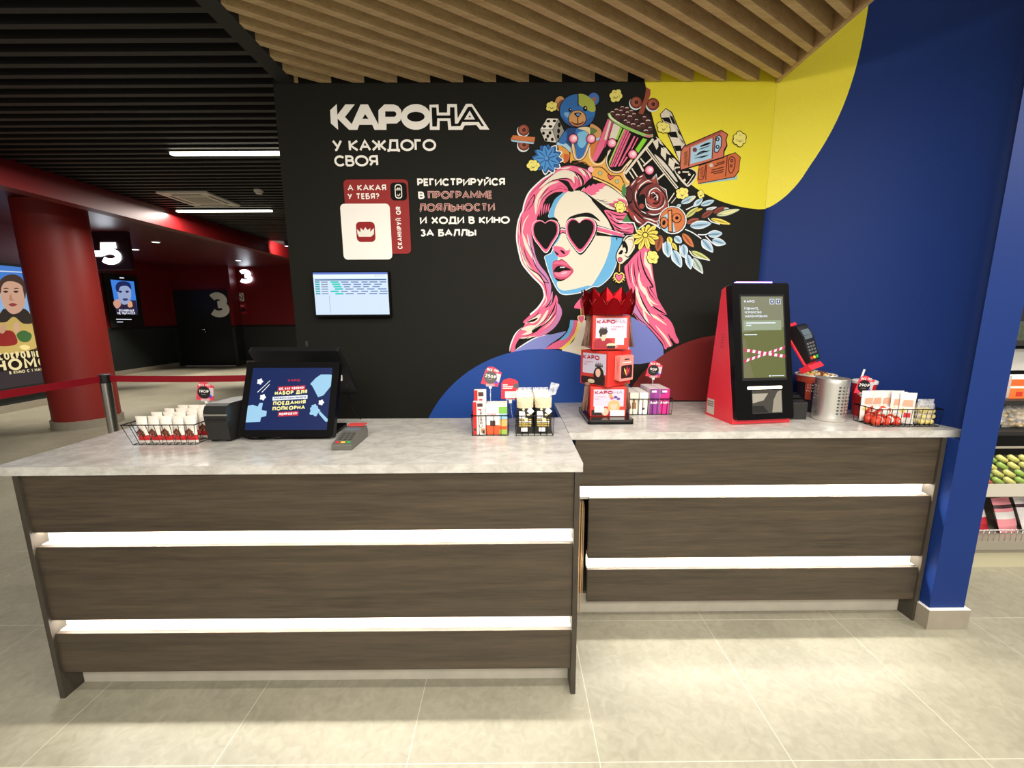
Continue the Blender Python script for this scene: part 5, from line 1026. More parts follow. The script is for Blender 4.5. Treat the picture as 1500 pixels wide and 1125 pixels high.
for w_, s_ in ((1.0, 'A 700,210 620,270 520,350 440,440'), (1.0, 'A 880,180 960,220 1010,290'), (1.1, 'A 1050,170 1120,220 1160,300'), (.9, 'A 260,760 300,680 360,600'), (1.0, 'A 230,820 210,950 215,1080'), (1.0, 'B 250,200 300,360 380,480'), (1.0, 'B 330,120 370,260 410,360'), (1.1, 'B 470,600 530,690 560,780 570,880'), (1.0, 'C 480,320 420,400 330,450'), (1.0, 'C 640,300 570,430 470,520 370,590'), (1.0, 'C 690,230 640,350 600,420'), (.9, 'C 330,690 240,730 190,790'), (.9, 'A 600,420 530,500 480,600'), (1.0, 'A 820,380 870,430 880,460')): a.K(None, w_, s_)
for s_ in ('A 200,900 190,1000 196,1090', 'B 190,80 210,230 260,380 340,500', 'C 560,120 560,210 500,280', 'A 560,330 660,270 760,240', 'C 690,400 620,500 520,580'): a.K(CRM, 1.2, s_)
a.done()
a = Art('hair_front', mur)
a.P(None, 'H 250,560 400,630 240,640 100,745 0,745 80,690 240,650'); a.B(None, 'H 95,735 260,560 440,650 670,800 760,920 750,1075 600,1060 440,990 270,870 140,770', 3); a.B(CRM, 'H 105,742 240,642 400,636 660,790 740,910 742,1060 600,1042 450,972 280,852 150,762', 3)
a.P(PNK, 'H 108,742 160,700 240,650 330,636 400,640 462,672 400,700 420,712 340,735 365,752 300,772 320,790 245,815 270,832 200,790'); a.P(PNK, 'H 480,930 560,900 530,882 620,890 600,850 700,870 735,910 740,1055 600,1040 560,1010 590,990 510,960')
a.P(None, 'H 230,640 262,560 420,640 330,645 300,665 270,650 230,690 220,668 160,720 150,700 80,748'); a.K(WHT, 2.0, 'H 270,552 420,630 560,715 660,782', False); a.K(None, 1.2, 'H 262,560 420,645 560,730 700,850', True)
for i in range(7): a.K(None, .7, f'H {300 + 45 * i},{862 + 24 * i} {380 + 45 * i},{880 + 20 * i} {440 + 40 * i},{870 + 22 * i}')
a.B(None, 'D 140,-10 230,70 330,230 380,340 500,410 640,400 650,250 560,100 400,80 260,40'); a.B(PNK, 'D 235,75 380,100 545,122 510,205 625,280 630,382 550,396 440,372 372,342 300,205', 4)
for w_, s_ in ((1.6, 'D 260,100 380,190 520,200'), (1.6, 'D 300,180 420,260 520,250 620,285'), (1.6, 'D 340,260 450,330 630,330'), (1.5, 'D 380,330 480,372 600,380'), (1.2, 'D 300,100 420,150 540,140'), (1.6, 'D 160,10 260,150 370,350')): a.K(None, w_, s_)
for s_ in ('D 330,150 420,220 520,225', 'D 400,290 500,330 600,310'): a.K(LPK, 1.3, s_)
a.B(None, 'A 1185,592 1230,610 1340,740 1450,900 1500,1000 1470,1000 1400,860 1290,720'); a.done()
a = Art('heart_sunglasses', mur)
H1 = [(548, 905), (500, 875), (450, 870), (395, 900), (368, 965), (372, 1050), (400, 1130), (450, 1200), (560, 1316), (650, 1190), (720, 1080), (738, 990), (720, 910), (670, 872), (610, 868), (570, 890)]
H2 = [(1015, 900), (965, 860), (910, 848), (860, 880), (832, 950), (840, 1050), (870, 1130), (930, 1220), (1030, 1316), (1140, 1200), (1220, 1060), (1245, 960), (1225, 890), (1170, 850), (1110, 842), (1055, 865)]
a.P(None, 'D 130,372 330,420 500,440 490,462 330,440 120,425'); a.P(None, 'D 140,280 505,392 500,410 140,318'); a.P(WHT, 'D 138,290 500,396 498,408 138,308'); a.P(PNK, 'D 140,304 500,404 488,442 140,352'); a.P(DPK, 'D 140,345 470,432 488,442 140,356')
a.B(None, 'A 722,1000 770,970 812,975 842,1000 842,1062 790,1045 735,1075'); a.B(WHT, 'A 728,1008 770,984 810,988 838,1008 830,1030 740,1030'); a.B(PNK, 'A 728,1020 770,1000 810,1002 838,1020 836,1052 790,1032 738,1062')
def scaled(H_, k, dx=0, dy=0):
    cx = sum(p[0] for p in H_) / len(H_); cy = sum(p[1] for p in H_) / len(H_) - 10; return 'A ' + ' '.join(f'{cx + (x - cx) * k + dx:.1f},{cy + (y - cy) * k + dy:.1f}' for x, y in H_)
for H_ in (H1, H2): a.B(None, scaled(H_, 1.07, 6, 6), 4); a.B(WHT, scaled(H_, 1.02), 4); a.B(PNK, scaled(H_, .98), 4); a.B(DPK, scaled(H_, .89), 4); a.B(None, scaled(H_, .855), 4)
a.done()
a = Art('earring', mur)
a.C(None, 'D', 450, 755, 34); a.C((206, 92, 116), 'D', 450, 755, 27); a.K(GLD, 1.3, 'D 447,790 443,860 440,935', False)
a.B(None, 'D 435,920 380,915 345,960 350,1030 385,1080 435,1100 490,1080 525,1030 520,960 490,915'); a.B((236, 208, 110), 'D 435,950 400,928 365,960 372,1010 435,1078 500,1010 508,960 470,928'); a.B(None, 'D 435,968 402,945 380,968 388,1005 435,1058 484,1005 492,968 466,945'); a.B(PNK, 'D 435,978 408,958 390,975 396,1002 435,1046 476,1002 482,975 460,958')
for x, y, x2, y2 in ((365, 1000, 348, 1008), (378, 1022, 358, 1042), (505, 1000, 522, 1008), (492, 1022, 512, 1042), (400, 1046, 388, 1064), (470, 1046, 482, 1064)): a.K((236, 208, 110), .9, f'D {x},{y} {x2},{y2}', False)
a.done(); a = Art('earring', mur); a.B(PNK, 'C 945,285 980,220 1050,150 1075,200 1040,298 990,300'); a.K((236, 208, 110), 1.0, 'C 1038,300 1040,390', False); a.B((240, 220, 160), 'C 1040,395 1090,395 1090,450 1045,510 992,440 1000,400'); a.B(PNK, 'C 1040,405 1078,405 1078,450 1045,495 1005,440 1010,408'); a.done()
a = Art('crown', mur)
CR = 'F 515,1062 536,800 566,800 602,988 642,1010 702,962 762,800 792,812 802,982 872,1070 962,1040 1062,872 H 500,172 452,332 492,440 562,480 642,470 702,402 790,308 815,316 742,422 702,502 722,572 772,642 H 662,762 502,652 272,552 252,502 232,442 152,372 0,332'
a.B((70, 42, 20), CR.replace('F 515,1062 536,800 566,800','F 503,1066 526,792 574,790').replace('762,800 792,812','752,790 802,806').replace('662,782','668,800') if False else CR, 4); a.B(GLD, CR, 4)
for s_ in ('F 548,806 556,900 590,1010 660,1020 720,960 772,830', 'F 780,830 786,990 862,1090 970,1058 1070,890', 'H 482,200 452,340 492,452 570,492 650,480 716,402 785,330', 'H 800,330 720,430 690,510 716,590 760,640'): a.K(CRM, 1.3, s_, False)
for s_ in ('F 536,806 545,910 585,1024 665,1034 730,970 786,830', 'H 470,200 440,345 485,462 570,506 660,492 728,408'): a.K(None, .8, s_, False)
for w_, s_ in ((1.3, 'H 0,380 140,355 232,420 390,430 512,540 632,542 692,642'), (1.5, 'H 272,552 502,652 662,762')): a.K((92, 54, 24), w_, s_, False)
a.K((236, 206, 120), 1.6, 'H 270,570 500,672 660,782', False)
for x, y in ((365, 505), (595, 620)): a.C((120, 110, 70), 'H', x, y, 30); a.C((170, 186, 150), 'H', x, y, 23)
a.B(None, 'H 512,545 490,515 464,530 472,562 502,606 556,562 556,540 530,530'); a.B((206, 80, 92), 'H 512,555 490,526 472,538 480,562 504,594 548,560 548,546 530,540'); a.B(LPK, 'H 195,450 240,415 275,450 262,490 232,492')
for cr_, x, y in (('F', 560, 736), ('F', 802, 740), ('H', 525, 95), ('H', 810, 250), ('H', 1040, 465)): a.C(None, cr_, x, y, 70); a.C(PNK, cr_, x, y, 60); a.C(LPK, cr_, x + 6, y - 4, 46); a.C((250, 226, 230), cr_, x + 14, y - 10, 24)
a.done()
# flowers
a = Art('blue_flower', mur)
for k, (c, L_, w_, n_, o_) in enumerate(((WHT, 236, 108, 12, .1), (None, 214, 90, 12, .1), ((40, 96, 168), 205, 80, 12, .1), (None, 196, 84, 9, .35), ((74, 144, 210), 188, 74, 9, .35))):
    for i in range(n_):
        t = 2 * pi * i / n_ + o_
        if c == WHT and not (-.9 < ((t + .2 + pi) % (2 * pi)) - pi < 2.2): continue
        a.leaf(c, 'F', 195 + 18 * cos(t), 1010 + 18 * sin(t), 195 + L_ * cos(t), 1010 + L_ * .97 * sin(t), w_, (30, 76, 140) if c and c != WHT else None)
a.C((36, 84, 150), 'F', 195, 1010, 40); a.C((86, 148, 210), 'F', 190, 1004, 28); a.done()
a = Art('rose', mur); RS = (116, 42, 40); RD2 = (82, 26, 28); RL = (150, 62, 54)
RO = 'H 715,700 770,660 870,560 965,512 1000,582 1060,592 1130,532 1165,672 1260,740 1292,880 1302,1012 D 960,212 968,282 840,232 780,282 730,292 620,202 538,42 H 725,980 812,902 712,822'
a.P(WHT, RO.replace('H 715,700', 'H 700,690').replace('1130,532', '1136,515').replace('1260,740', '1272,732').replace('1302,1012', '1318,1016').replace('968,282', '985,300')); a.P(RS, RO); a.C(RD2, 'H', 765, 792, 48, 110, -8); a.K(None, 1.4, 'H 730,700 800,740 815,850 780,900'); a.B((156, 56, 48), 'D 540,40 580,30 640,130 700,240 640,210 600,170')
a.B(None, 'H 880,850 950,790 985,830 1000,960 1040,1020 950,1030 890,960'); a.B(RL, 'H 860,720 960,630 1060,610 1120,560 1130,640 1040,660 940,720 880,800'); a.B(None, 'H 860,800 900,720 990,650 1100,640 1000,680 920,760 880,880'); a.B(None, 'H 930,1020 1050,1060 1180,1050 1240,960 1210,1070 1060,1090 950,1060'); a.B(RD2, 'H 1000,760 1080,700 1180,720 1240,820 1230,940 1150,1010 1050,990 990,900'); a.B(RL, 'H 1020,790 1090,720 1180,740 1220,840 1200,930 1130,980 1060,960 1010,880'); a.B(None, 'H 1050,800 1110,760 1170,790 1190,870 1150,930 1090,930 1050,870'); a.B(RS, 'H 1062,810 1115,775 1162,800 1176,870 1140,912 1095,912 1062,865'); a.C((160, 66, 60), 'H', 1072, 885, 34); a.C(RL, 'H', 935, 960, 36); a.B(None, 'H 1080,820 1120,800 1140,850 1110,880')
for w_, s_ in ((1.7, 'H 860,900 850,800 905,690 1010,612 1070,630'), (1.7, 'H 985,850 1000,960 1060,1000 1160,1000 1240,940 1255,830'), (1.4, 'H 1030,830 1050,750 1130,710 1210,770'), (1.3, 'H 1060,790 1100,770 1120,800'), (1.5, 'H 925,1025 1010,1062 1130,1075 1230,1030'), (1.3, 'H 790,680 850,600'), (1.4, 'H 1140,880 1150,830 1120,790'), (1.8, 'D 640,150 680,220 740,260'), (1.5, 'D 770,180 880,210 950,240'), (1.2, 'H 900,565 950,540')): a.K(WHT, w_, s_)
for c_, s_ in ((RL, 'H 870,700 930,620 960,600 900,690 870,790'), (RD2, 'H 800,720 860,640 880,650 840,740 830,840'), (RL, 'H 1180,760 1240,790 1260,900 1240,960 1250,860'), (RL, 'D 660,130 720,200 800,220 880,240 820,215 740,180'), (RD2, 'D 780,90 900,150 1040,140 1000,170 880,180'), (RL, 'D 1000,60 1080,20 1090,70 1020,110'), (RD2, 'H 740,960 790,940 850,1040 830,1060')): a.B(c_, s_, 4)
for w_, s_ in ((1.2, 'H 1170,690 1240,760 1262,860 1262,960'), (1.1, 'H 1000,920 1060,970 1140,980'), (1.0, 'H 1095,860 1120,830 1150,850 1150,890'), (1.2, 'D 900,235 980,215 1060,110'), (1.0, 'H 870,640 930,590'), (1.3, 'H 1080,600 1130,545')): a.K((214, 176, 170), w_, s_)
for s_ in ('H 815,850 870,980 960,1070', 'H 1165,690 1250,790 1270,920', 'D 620,60 720,160 800,230', 'D 720,120 860,170 1000,160'): a.K(None, 1.8, s_)
for s_ in ('H 662,700 705,632 722,760 690,840 665,800', 'D 478,232 540,135 602,240', 'D 640,270 700,320 672,360'): a.P((60, 130, 70), s_)
a.K(WHT, 1.6, 'D 440,238 520,248 600,245 640,250 685,390', False, 1); a.done()
a = Art('percent_coin', mur)
a.C(WHT, 'D', 1170, 214, 192); a.C(None, 'D', 1168, 212, 178); a.C(ORG_, 'D', 1168, 212, 170); a.P(LBL, 'D 1100,120 1030,170 1010,290 1060,370 1160,382 1210,370 1180,250 1110,200'); a.C(None, 'D', 1052, 250, 62, 84); a.C((206, 120, 70), 'D', 1054, 248, 50, 72); a.C(None, 'D', 1050, 250, 22, 36, 15); a.C(None, 'D', 1226, 186, 68); a.C((206, 120, 70), 'D', 1226, 184, 57); a.C(None, 'D', 1228, 184, 24); a.P(None, 'D 1102,80 1162,66 1174,386 1108,376'); a.P((226, 142, 84), 'D 1114,90 1150,82 1158,370 1118,364'); a.done()
a = Art('yellow_flower', mur)
a.K(WHT, 1.4, 'D 690,380 720,320 790,270 840,240 960,300 1000,330', False)
for t, L_ in ((-105, 120), (-70, 150), (-40, 190), (-12, 180), (14, 190), (45, 185), (78, 200), (112, 220), (140, 195), (172, 170), (205, 130)): r_ = radians(t); a.leaf(YEL, 'D', 795 + 30 * cos(r_), 415 + 30 * sin(r_), 795 + L_ * cos(r_), 415 + L_ * sin(r_), 54, (150, 120, 40), (28, 26, 22), .62)
a.C(None, 'D', 795, 416, 42); a.C(YEL, 'D', 795, 416, 30); a.done()
for cr_, x, y, r in (('G', 205, 150, 92), ('G', 860, 585, 88), ('F', 262, 298, 78), ('A', 385, 120, 86), ('I', 1150, 320, 98), ('H', 640, 970, 82), ('D', 895, 722, 90), ('D', 450, 48, 66), ('J', 552, 110, 76), ('J', 770, 122, 46)):
    a = Art('popcorn_piece', mur); popcorn(a, cr_, x, y, r); a.done()
# big paint circles low on the wall, over the woman
def disc(px, py, px2, py2): c = on_y(px, py, WY); e = on_y(px2, py2, WY); r = (c - e).length; return [(c.x + r * cos(t), c.z + r * sin(t)) for t in [2 * pi * i / 96 for i in range(96)]]
cb = disc(790, 689, 790, 511); cb = [p for p in cb if p[1] > .905]
cr2 = [p for p in disc(1050, 640, 1050, 491) if p[1] > .9015 and p[0] < 1.34]; cr2 = [(1.34, .9015), (1.34, cr2[0][1])] + cr2
a = Art('blue_circle', mur); a.add(disc(790, 689, 790, 511) if False else [p for p in disc(790, 689, 790, 511) if p[1] > .5], mat((8, 66, 150), .6)); a.done()
a = Art('red_circle', mur); a.add(cr2, mat((112, 18, 14), .6)); a.done()

# ---- lettering
wl = thing('wall_lettering', 'white and outlined wall lettering on the black wall, left of the painted woman', 'lettering', (-.6, WY - .0005, 2.1))
LW = mat((252, 249, 242), .6, spec=.25)
a = Art('logo', wl)
for s_ in ('K 120,185 200,110 217,425 128,345', 'K 206,245 305,115 420,115 300,268 450,425 350,425 210,288', 'K 385,350 490,115 580,115 742,425 660,425 632,363 475,363 452,425 352,425', 'K 708,345 708,185 780,115 890,115 945,135 985,185 990,260 975,310 930,348 805,350 805,425 712,425'): a.P(LW, s_)
a.C(LW, 'K', 1163, 268, 182, 157); a.P(LW, 'L 245,120 355,115 360,215 460,215 462,110 578,110 588,285 690,108 765,108 975,422 860,422 815,365 675,370 645,425 475,425 465,315 370,315 368,425 250,425')
for s_ in ('K 545,232 585,290 513,290', 'K 790,200 900,200 922,215 926,240 912,262 895,266 790,266', 'L 272,152 330,152 335,250 495,250 495,150 550,150 555,350 590,350 715,145 760,145 910,380 880,382 845,330 645,330 620,380 510,382 500,285 340,285 335,385 280,385'): a.P(None, s_)
a.C(None, 'K', 1163, 265, 107, 60); a.P(LW, 'L 735,190 800,300 668,300'); a.P(None, 'L 735,245 752,272 717,272'); a.done()
def wline(name, s, x0, x1, yb, yt, m, w=.2, gap=.16, wpar=None, over=None):
    p, q, r = on_y(x0, yb, WY), on_y(x1, yb, WY), on_y(x0, yt, WY); mb = MB(); P = []
    for k, (mt, ww) in enumerate([(m, w)] + ([(over, w * .42)] if over else [])):
        LAY[0] += 1; y = WY - .0003 - LAY[0] * 6e-6; dw = (w - ww) / 2 * (r.z - p.z)
        text(mb, s, (p.x, y, p.z), (1, 0, 0), (0, 0, 1), r.z - p.z, mt, w=w, gap=gap, width=q.x - p.x) if not k else inner(mb, s, (p.x, y, p.z), r.z - p.z, mt, w, ww, gap, q.x - p.x)
    return mb.build(name, wl, off=wl.location)
def inner(mb, t, o, size, m, w, ww, gap, width):
    o = Vector(o); tot = text_width(t, w, gap, 1); wide = (width / size - gap * (len(t) - 1)) / (tot - gap * (len(t) - 1)); x = 0; nq = 0
    for c in t:
        gw, st = G[c]; gw *= wide
        for s in st:
            for quad in ribbon([(x + w / 2 + a_ * (gw - w), w / 2 + b_ * (1 - w)) for a_, b_ in s], ww): nq += 1; mb.poly([o + Vector((p[0] * size, -1e-4 - nq * 3e-6, p[1] * size)) for p in quad], m)
        x += gw + gap
wline('lettering', 'У КАЖДОГО', 488, 639.5, 222.6, 205.3, LW, .2, .05); wline('lettering', 'СВОЯ', 491, 554.8, 244.6, 228.2, LW, .2, .05)
wline('lettering', 'РЕГИСТРИРУЙСЯ', 611.8, 739.8, 273.2, 262.0, LW, .24, .05); wline('lettering', 'В', 613.2, 622.4, 292.2, 281.2, LW, .24)
PKO = mat((214, 170, 160), .6); PKI = mat((120, 44, 44), .6)
wline('lettering', 'ПРОГРАММЕ', 627.2, 721.8, 292.4, 280.4, PKO, .26, .05, over=PKI); wline('lettering', 'ЛОЯЛЬНОСТИ', 614.0, 725.2, 310.6, 298.6, PKO, .26, .05, over=PKI)
wline('lettering', 'И ХОДИ В КИНО', 615.6, 746.8, 328.8, 317.8, LW, .24, .05); wline('lettering', 'ЗА БАЛЛЫ', 616.2, 697.8, 346.8, 336.2, LW, .24, .05)
cp = thing('loyalty_panel', 'red wall panel with a white card and crown emblem, above the wall screen', 'wall print', (-.55, WY - .0005, 1.85))
def wrect(px0, py0, px1, py1, r): p, q = on_y(px0, py0, WY), on_y(px1, py1, WY); return rrect(p.x, q.x, q.z, p.z, r, 5)
a = Art('red_panel', cp); a.add(wrect(503.4, 263.6, 602.8, 371.8, .022), (152, 44, 44))
a.add(wrect(571.8, 268.0, 597, 294.2, .02), None); a.add(wrect(578.4, 270.6, 589.8, 291.2, .014), LW); a.add(wrect(579.6, 271.8, 588.6, 290.0, .012), None); a.K((240, 236, 226), .9, 'Q 800,230 875,230', False); a.P((240, 236, 226), 'Q 815,215 830,200 840,215 855,200 860,222 812,222'); a.K((240, 236, 226), 1, 'Q 820,285 840,300 855,275', False)
p0, p1 = on_y(510, 279.8, WY), on_y(566, 279.8, WY)
for s_, xa, xb, yb, yt in (('А КАКАЯ', 510, 566.2, 279.9, 271.1), ('У ТЕБЯ?', 510, 556.6, 292.4, 283.8)):
    p, q, r = on_y(xa, yb, WY), on_y(xb, yb, WY), on_y(xa, yt, WY); LAY[0] += 1; text(a.mb, s_, (p.x, WY - .0003 - LAY[0] * 6e-6, p.z), (1, 0, 0), (0, 0, 1), r.z - p.z, LW, w=.2, gap=.14, width=q.x - p.x)
p, q = on_y(590.2, 365, WY), on_y(588.2, 303, WY); LAY[0] += 1; text(a.mb, 'СКАНИРУЙ QR', (p.x, WY - .0003 - LAY[0] * 6e-6, p.z), (0, 0, 1), (-1, 0, 0), .0255, LW, w=.2, gap=.14, width=q.z - p.z); a.done()
a = Art('white_card', cp); a.add(wrect(498.6, 299, 575.4, 380.2, .022), LW); a.done()
a = Art('crown_emblem', cp); a.add(wrect(521.6, 325.2, 551, 354.6, .022), (150, 34, 34)); a.P((240, 236, 226), 'Q 350,690 390,728 393,675 425,706 447,668 475,702 508,678 503,722 548,680 548,750 515,780 375,780 355,745'); a.done()

# ================================================================== the hall on the left
LAMP = mat((255, 247, 222), .5, emit=6.0); GLOW = mat((236, 244, 255), .5, emit=5.0)
for x0, x1, y, lab in ((-2.93, -1.62, 3.855, 'linear ceiling lamp among the black slats, the one nearer the counter'), (-4.46, -3.18, 5.84, 'linear ceiling lamp beyond the square air vent, beside the red beam')):
    t = thing('linear_lamp', lab, 'ceiling lamp', ((x0 + x1) / 2, y, 2.80), 0, 'linear ceiling lamps in the hall'); h = (x1 - x0) / 2
    MB().box(-h, h, -.03, .03, -.012, -.001, mat((60, 58, 54), .5)).build('housing', t)
    MB().prism(rrect(-h + .004, h - .004, -.026, .026, .02), -.03, -.0125, LAMP).build('diffuser', t)
t = thing('ceiling_air_vent', 'square white air conditioning vent set in the black slatted ceiling', 'air vent', (-3.745, 5.31, 2.80)); CW = mat((236, 230, 216), .5)
m = MB().prism([(-.29, -.30), (.29, -.30), (.29, .30), (-.29, .30)], -.02, -.001, CW); m.build('panel', t, bevel=.004)
m = MB().box(-.15, .15, -.15, .15, -.0215, -.0202, mat((150, 143, 128), .6))
for k in range(6): m.box(-.14, .14, -.13 + .05 * k, -.115 + .05 * k, -.0235, -.0216, CW)
m.build('grille', t)
for s in (-1, 1): MB().box(-.17, .17, s * .225 - .018, s * .225 + .018, -.0222, -.0202, mat((110, 104, 94), .6)).build('slot', t); MB().box(s * .225 - .018, s * .225 + .018, -.17, .17, -.0222, -.0202, mat((110, 104, 94), .6)).build('slot', t)
p = on_z(379, 281, 2.78); t = thing('smoke_detector', 'round white smoke detector on the black slatted ceiling', 'smoke detector', (p.x, p.y, 2.80))
MB().lathe([(.05, -.001), (.05, -.018), (.034, -.03), (.034, -.04), (.01, -.046), (.0, -.046)][::-1], mat((214, 208, 196), .5), 20).build('body', t)
for px, py, lab in ((198, 365, 'round downlight in the red hall ceiling, right of the glowing 5'), (228, 354, 'small round downlight in the red hall ceiling, between the glowing 5 and the glowing 3'), (349, 381, 'round downlight in the red hall ceiling above the glowing 3')):
    p = on_z(px, py, 2.75); t = thing('downlight', lab, 'ceiling lamp', (p.x, p.y, 2.75), 0, 'downlights in the red hall ceiling')
    MB().lathe([(.0, -.012), (.07, -.012), (.075, -.001)], mat((220, 218, 212), .4), 20).build('trim', t); MB().lathe([(0, -.016), (.055, -.0125)], GLOW, 20).build('lens', t)
p = on_z(420, 357.5, 2.75); t = thing('spotlight', 'small spotlight under the slatted ceiling washing the end of the red beam', 'ceiling lamp', (p.x, p.y, 2.80))
MB().lathe([(.03, -.09), (.045, -.08), (.045, -.001)], BLKM, 16).build('body', t); MB().lathe([(0, -.094), (.04, -.0905)], GLOW, 16).build('lens', t)
spot('beam_wash', (p.x - .05, p.y - .1, 2.70), (-4.55, p.y + .1, 2.66), 40, 110, .8)
# lit numerals
t = thing('hall_number_sign', 'glowing white sign of hall numbers hanging by the red column, ending in a 5', 'sign', (-4.6, 7.0, 2.4)); O = Vector(t.location)
q0, q1 = on_y(150.5, 388, 7.0), on_y(178, 355.5, 7.0); m = MB(); hgt = q1.z - q0.z
for s_, xa, xb in (('5', q0.x, q1.x), ('-', on_y(134, 372, 7).x, on_y(150, 372, 7).x), ('3', q0.x - .75, q0.x - .45)):
    m = MB()
    if s_ == '-': m.box(xa - O.x, xb - O.x, -.03, 0, on_y(140, 376, 7).z - O.z, on_y(140, 367.5, 7).z - O.z, GLOW)
    else: text(m, s_, (xa - O.x, -.031, q0.z - O.z), (1, 0, 0), (0, 0, 1), hgt, GLOW, w=.27, width=xb - xa)
    m.build('numeral', t)
MB().box(q0.x - .95 - O.x, q1.x + .12 - O.x, -.02, .04, q0.z - .08 - O.z, 2.749 - O.z, mat((46, 14, 16), .4)).build('board', t)
t = thing('hall_number_sign', 'glowing white 3 on the red wall right of the dark door', 'sign', (on_y(359.5, 404, 11.99).x, 11.998, on_y(359.5, 404, 11.99).z)); q0, q1 = on_y(350.5, 415, 11.96), on_y(368.5, 394.5, 11.96)
m = MB(); text(m, '3', (q0.x - t.location.x, -.04, q0.z - t.location.z), (1, 0, 0), (0, 0, 1), q1.z - q0.z, GLOW, w=.27, width=q1.x - q0.x); m.build('numeral', t)
MB().box(-.12, .12, -.035, 0, -.16, .16, MAROON).build('backing', t)
q = on_y(351, 435, 11.99); t = thing('no_smoking_sign', 'square white no smoking sign right of the dark door', 'sign', (q.x, 11.998, q.z))
m = MB().box(-.115, .115, -.006, 0, -.115, .115, mat((214, 206, 200), .5)); m.build('plate', t)
m = MB()
for k in range(24): a0, a1 = 2 * pi * k / 24, 2 * pi * (k + 1) / 24; m.poly([(.1 * cos(a0), -.0065, .1 * sin(a0)), (.1 * cos(a1), -.0065, .1 * sin(a1)), (.08 * cos(a1), -.0065, .08 * sin(a1)), (.08 * cos(a0), -.0065, .08 * sin(a0))], VOID)
m.poly([(-.07, -.0068, .058), (-.058, -.0068, .07), (.07, -.0068, -.058), (.058, -.0068, -.07)], VOID); m.poly([(-.06, -.0067, -.014), (.05, -.0067, -.014), (.05, -.0067, .008), (-.06, -.0067, .008)], VOID); m.build('symbol', t)
q = on_y(352.5, 452, 11.99); t = thing('notice_plate', 'small crimson notice plate with a dark window, under the no smoking sign', 'sign', (q.x, 11.998, q.z))
m = MB().box(-.16, .16, -.006, 0, -.15, .15, mat((156, 18, 46), .5)); m.build('plate', t); m = MB().poly([(-.14, -.0065, -.09), (.14, -.0065, -.09), (.14, -.0065, .02), (-.14, -.0065, .02)], mat((40, 16, 18), .3)); m.poly([(-.13, -.0065, .06), (.10, -.0065, .06), (.10, -.0065, .09), (-.13, -.0065, .09)], mat((214, 150, 160), .5)); m.build('print', t)
# film poster in a light box on the left wall
PX = -7.40
t = thing('poster_light_box', 'lit film poster with a young man\'s face and gold lettering, behind the red column', 'poster', (-7.47, 4.9, 1.4)); O = Vector(t.location)
W2 = lambda u, v, k=0: tuple(on_x(u, v, PX) + Vector((.0006 * k + .001, 0, 0)) - O)
zt_, zb_ = on_x(0, 388.5, PX).z, on_x(0, 570, PX).z; y1_ = on_x(82, 560, PX).y; y0_ = y1_ - (zt_ - zb_) * .68
MB().box(.0, .069, y0_ - .04 - O.y, y1_ + .04 - O.y, zb_ - .04 - O.z, zt_ + .04 - O.z, BLKM).build('frame', t)
m = MB(); YZ = lambda a, b, k=0: (PX - O.x + .001 + .0006 * k, y0_ + (y1_ - y0_) * a - O.y, zb_ + (zt_ - zb_) * b - O.z)
EM = lambda c: em(c, .85)
for a, b, c in ((0, .14, (58, 50, 54)), (.14, .30, (34, 26, 22)), (.30, .42, (120, 96, 60)), (.42, .62, (214, 188, 110)), (.62, .80, (150, 186, 230)), (.80, 1.0, (74, 130, 214))): m.poly([YZ(0, a), YZ(1, a), YZ(1, b), YZ(0, b)], EM(c))
def PB(c, k, pts, s=True): m.poly([W2(p.x, p.y, k) for p in (crom(pts, 5) if s else [Vector(q_) for q_ in pts])], EM(c))
PB((206, 176, 100), 1, [(-10, 470), (8, 458), (40, 462), (50, 480), (52, 510), (-10, 516)]); PB((58, 50, 44), 2, [(-6, 470), (2, 456), (8, 452), (34, 452), (44, 460), (50, 472), (34, 474), (20, 464), (8, 472)])
PB((214, 168, 142), 3, [(1, 424), (8, 413), (26, 412), (36, 422), (36, 444), (30, 456), (18, 460), (8, 452), (2, 440)]); PB((76, 58, 48), 4, [(-2, 430), (-3, 416), (6, 405), (20, 402), (32, 408), (37.5, 422), (36.5, 438), (34, 428), (31, 418), (20, 412.5), (8, 413), (2, 420), (1, 428)])
for x in (8, 23): PB((66, 48, 42), 5, [(x - 4, 427), (x, 425.5), (x + 4, 427), (x, 429)]); PB((92, 66, 54), 5, [(x - 4, 423.5), (x, 421.5), (x + 5, 423), (x, 423)])
PB((190, 136, 112), 5, [(15, 430), (18, 438), (21, 440), (15, 440.5), (13, 438)]); PB((150, 70, 66), 5, [(12, 446), (18, 444), (25, 446), (18, 449)])
PB((150, 48, 42), 3, [(0, 488), (8, 484), (20, 487), (24, 504), (-4, 506)]); PB((206, 160, 130), 4, [(0, 480), (5, 474), (9, 480), (5, 488), (0, 487)]); PB((70, 110, 60), 4, [(24, 490), (34, 484), (46, 490), (42, 500), (30, 500)]); PB((216, 172, 144), 5, [(21, 474), (26, 472), (28, 482), (24, 488), (20, 482)]); PB((250, 226, 150), 5, [(28, 508), (36, 505), (44, 509), (36, 513)])
GOLDT = EM((244, 226, 168)); d1 = Vector((0, 1, 0)); hy = lambda u, v: on_x(u, v, PX)
def ptxt(s, u0, u1, v0, vt, n0, n1):
    a_, b_ = hy(u0, v0), hy(u1, v0); wd = (b_.y - a_.y); step = wd / (n1 - n0); h_ = hy(u0, vt).z - a_.z
    text(m, s, (PX - O.x + .006, a_.y - step * n0 - O.y, a_.z - O.z), (0, 1, 0), (0, 0, 1), h_, GOLDT, w=.2, gap=.16, width=step * len(s))
ptxt('СОКРОВИЩА', -2, 55, 528, 517, 0, 7); ptxt('ГНОМОВ', -1, 57, 545, 527, 1, 4); ptxt('В КИНО С 1 МАЯ', 13.5, 60, 548.5, 544, 0, 13)
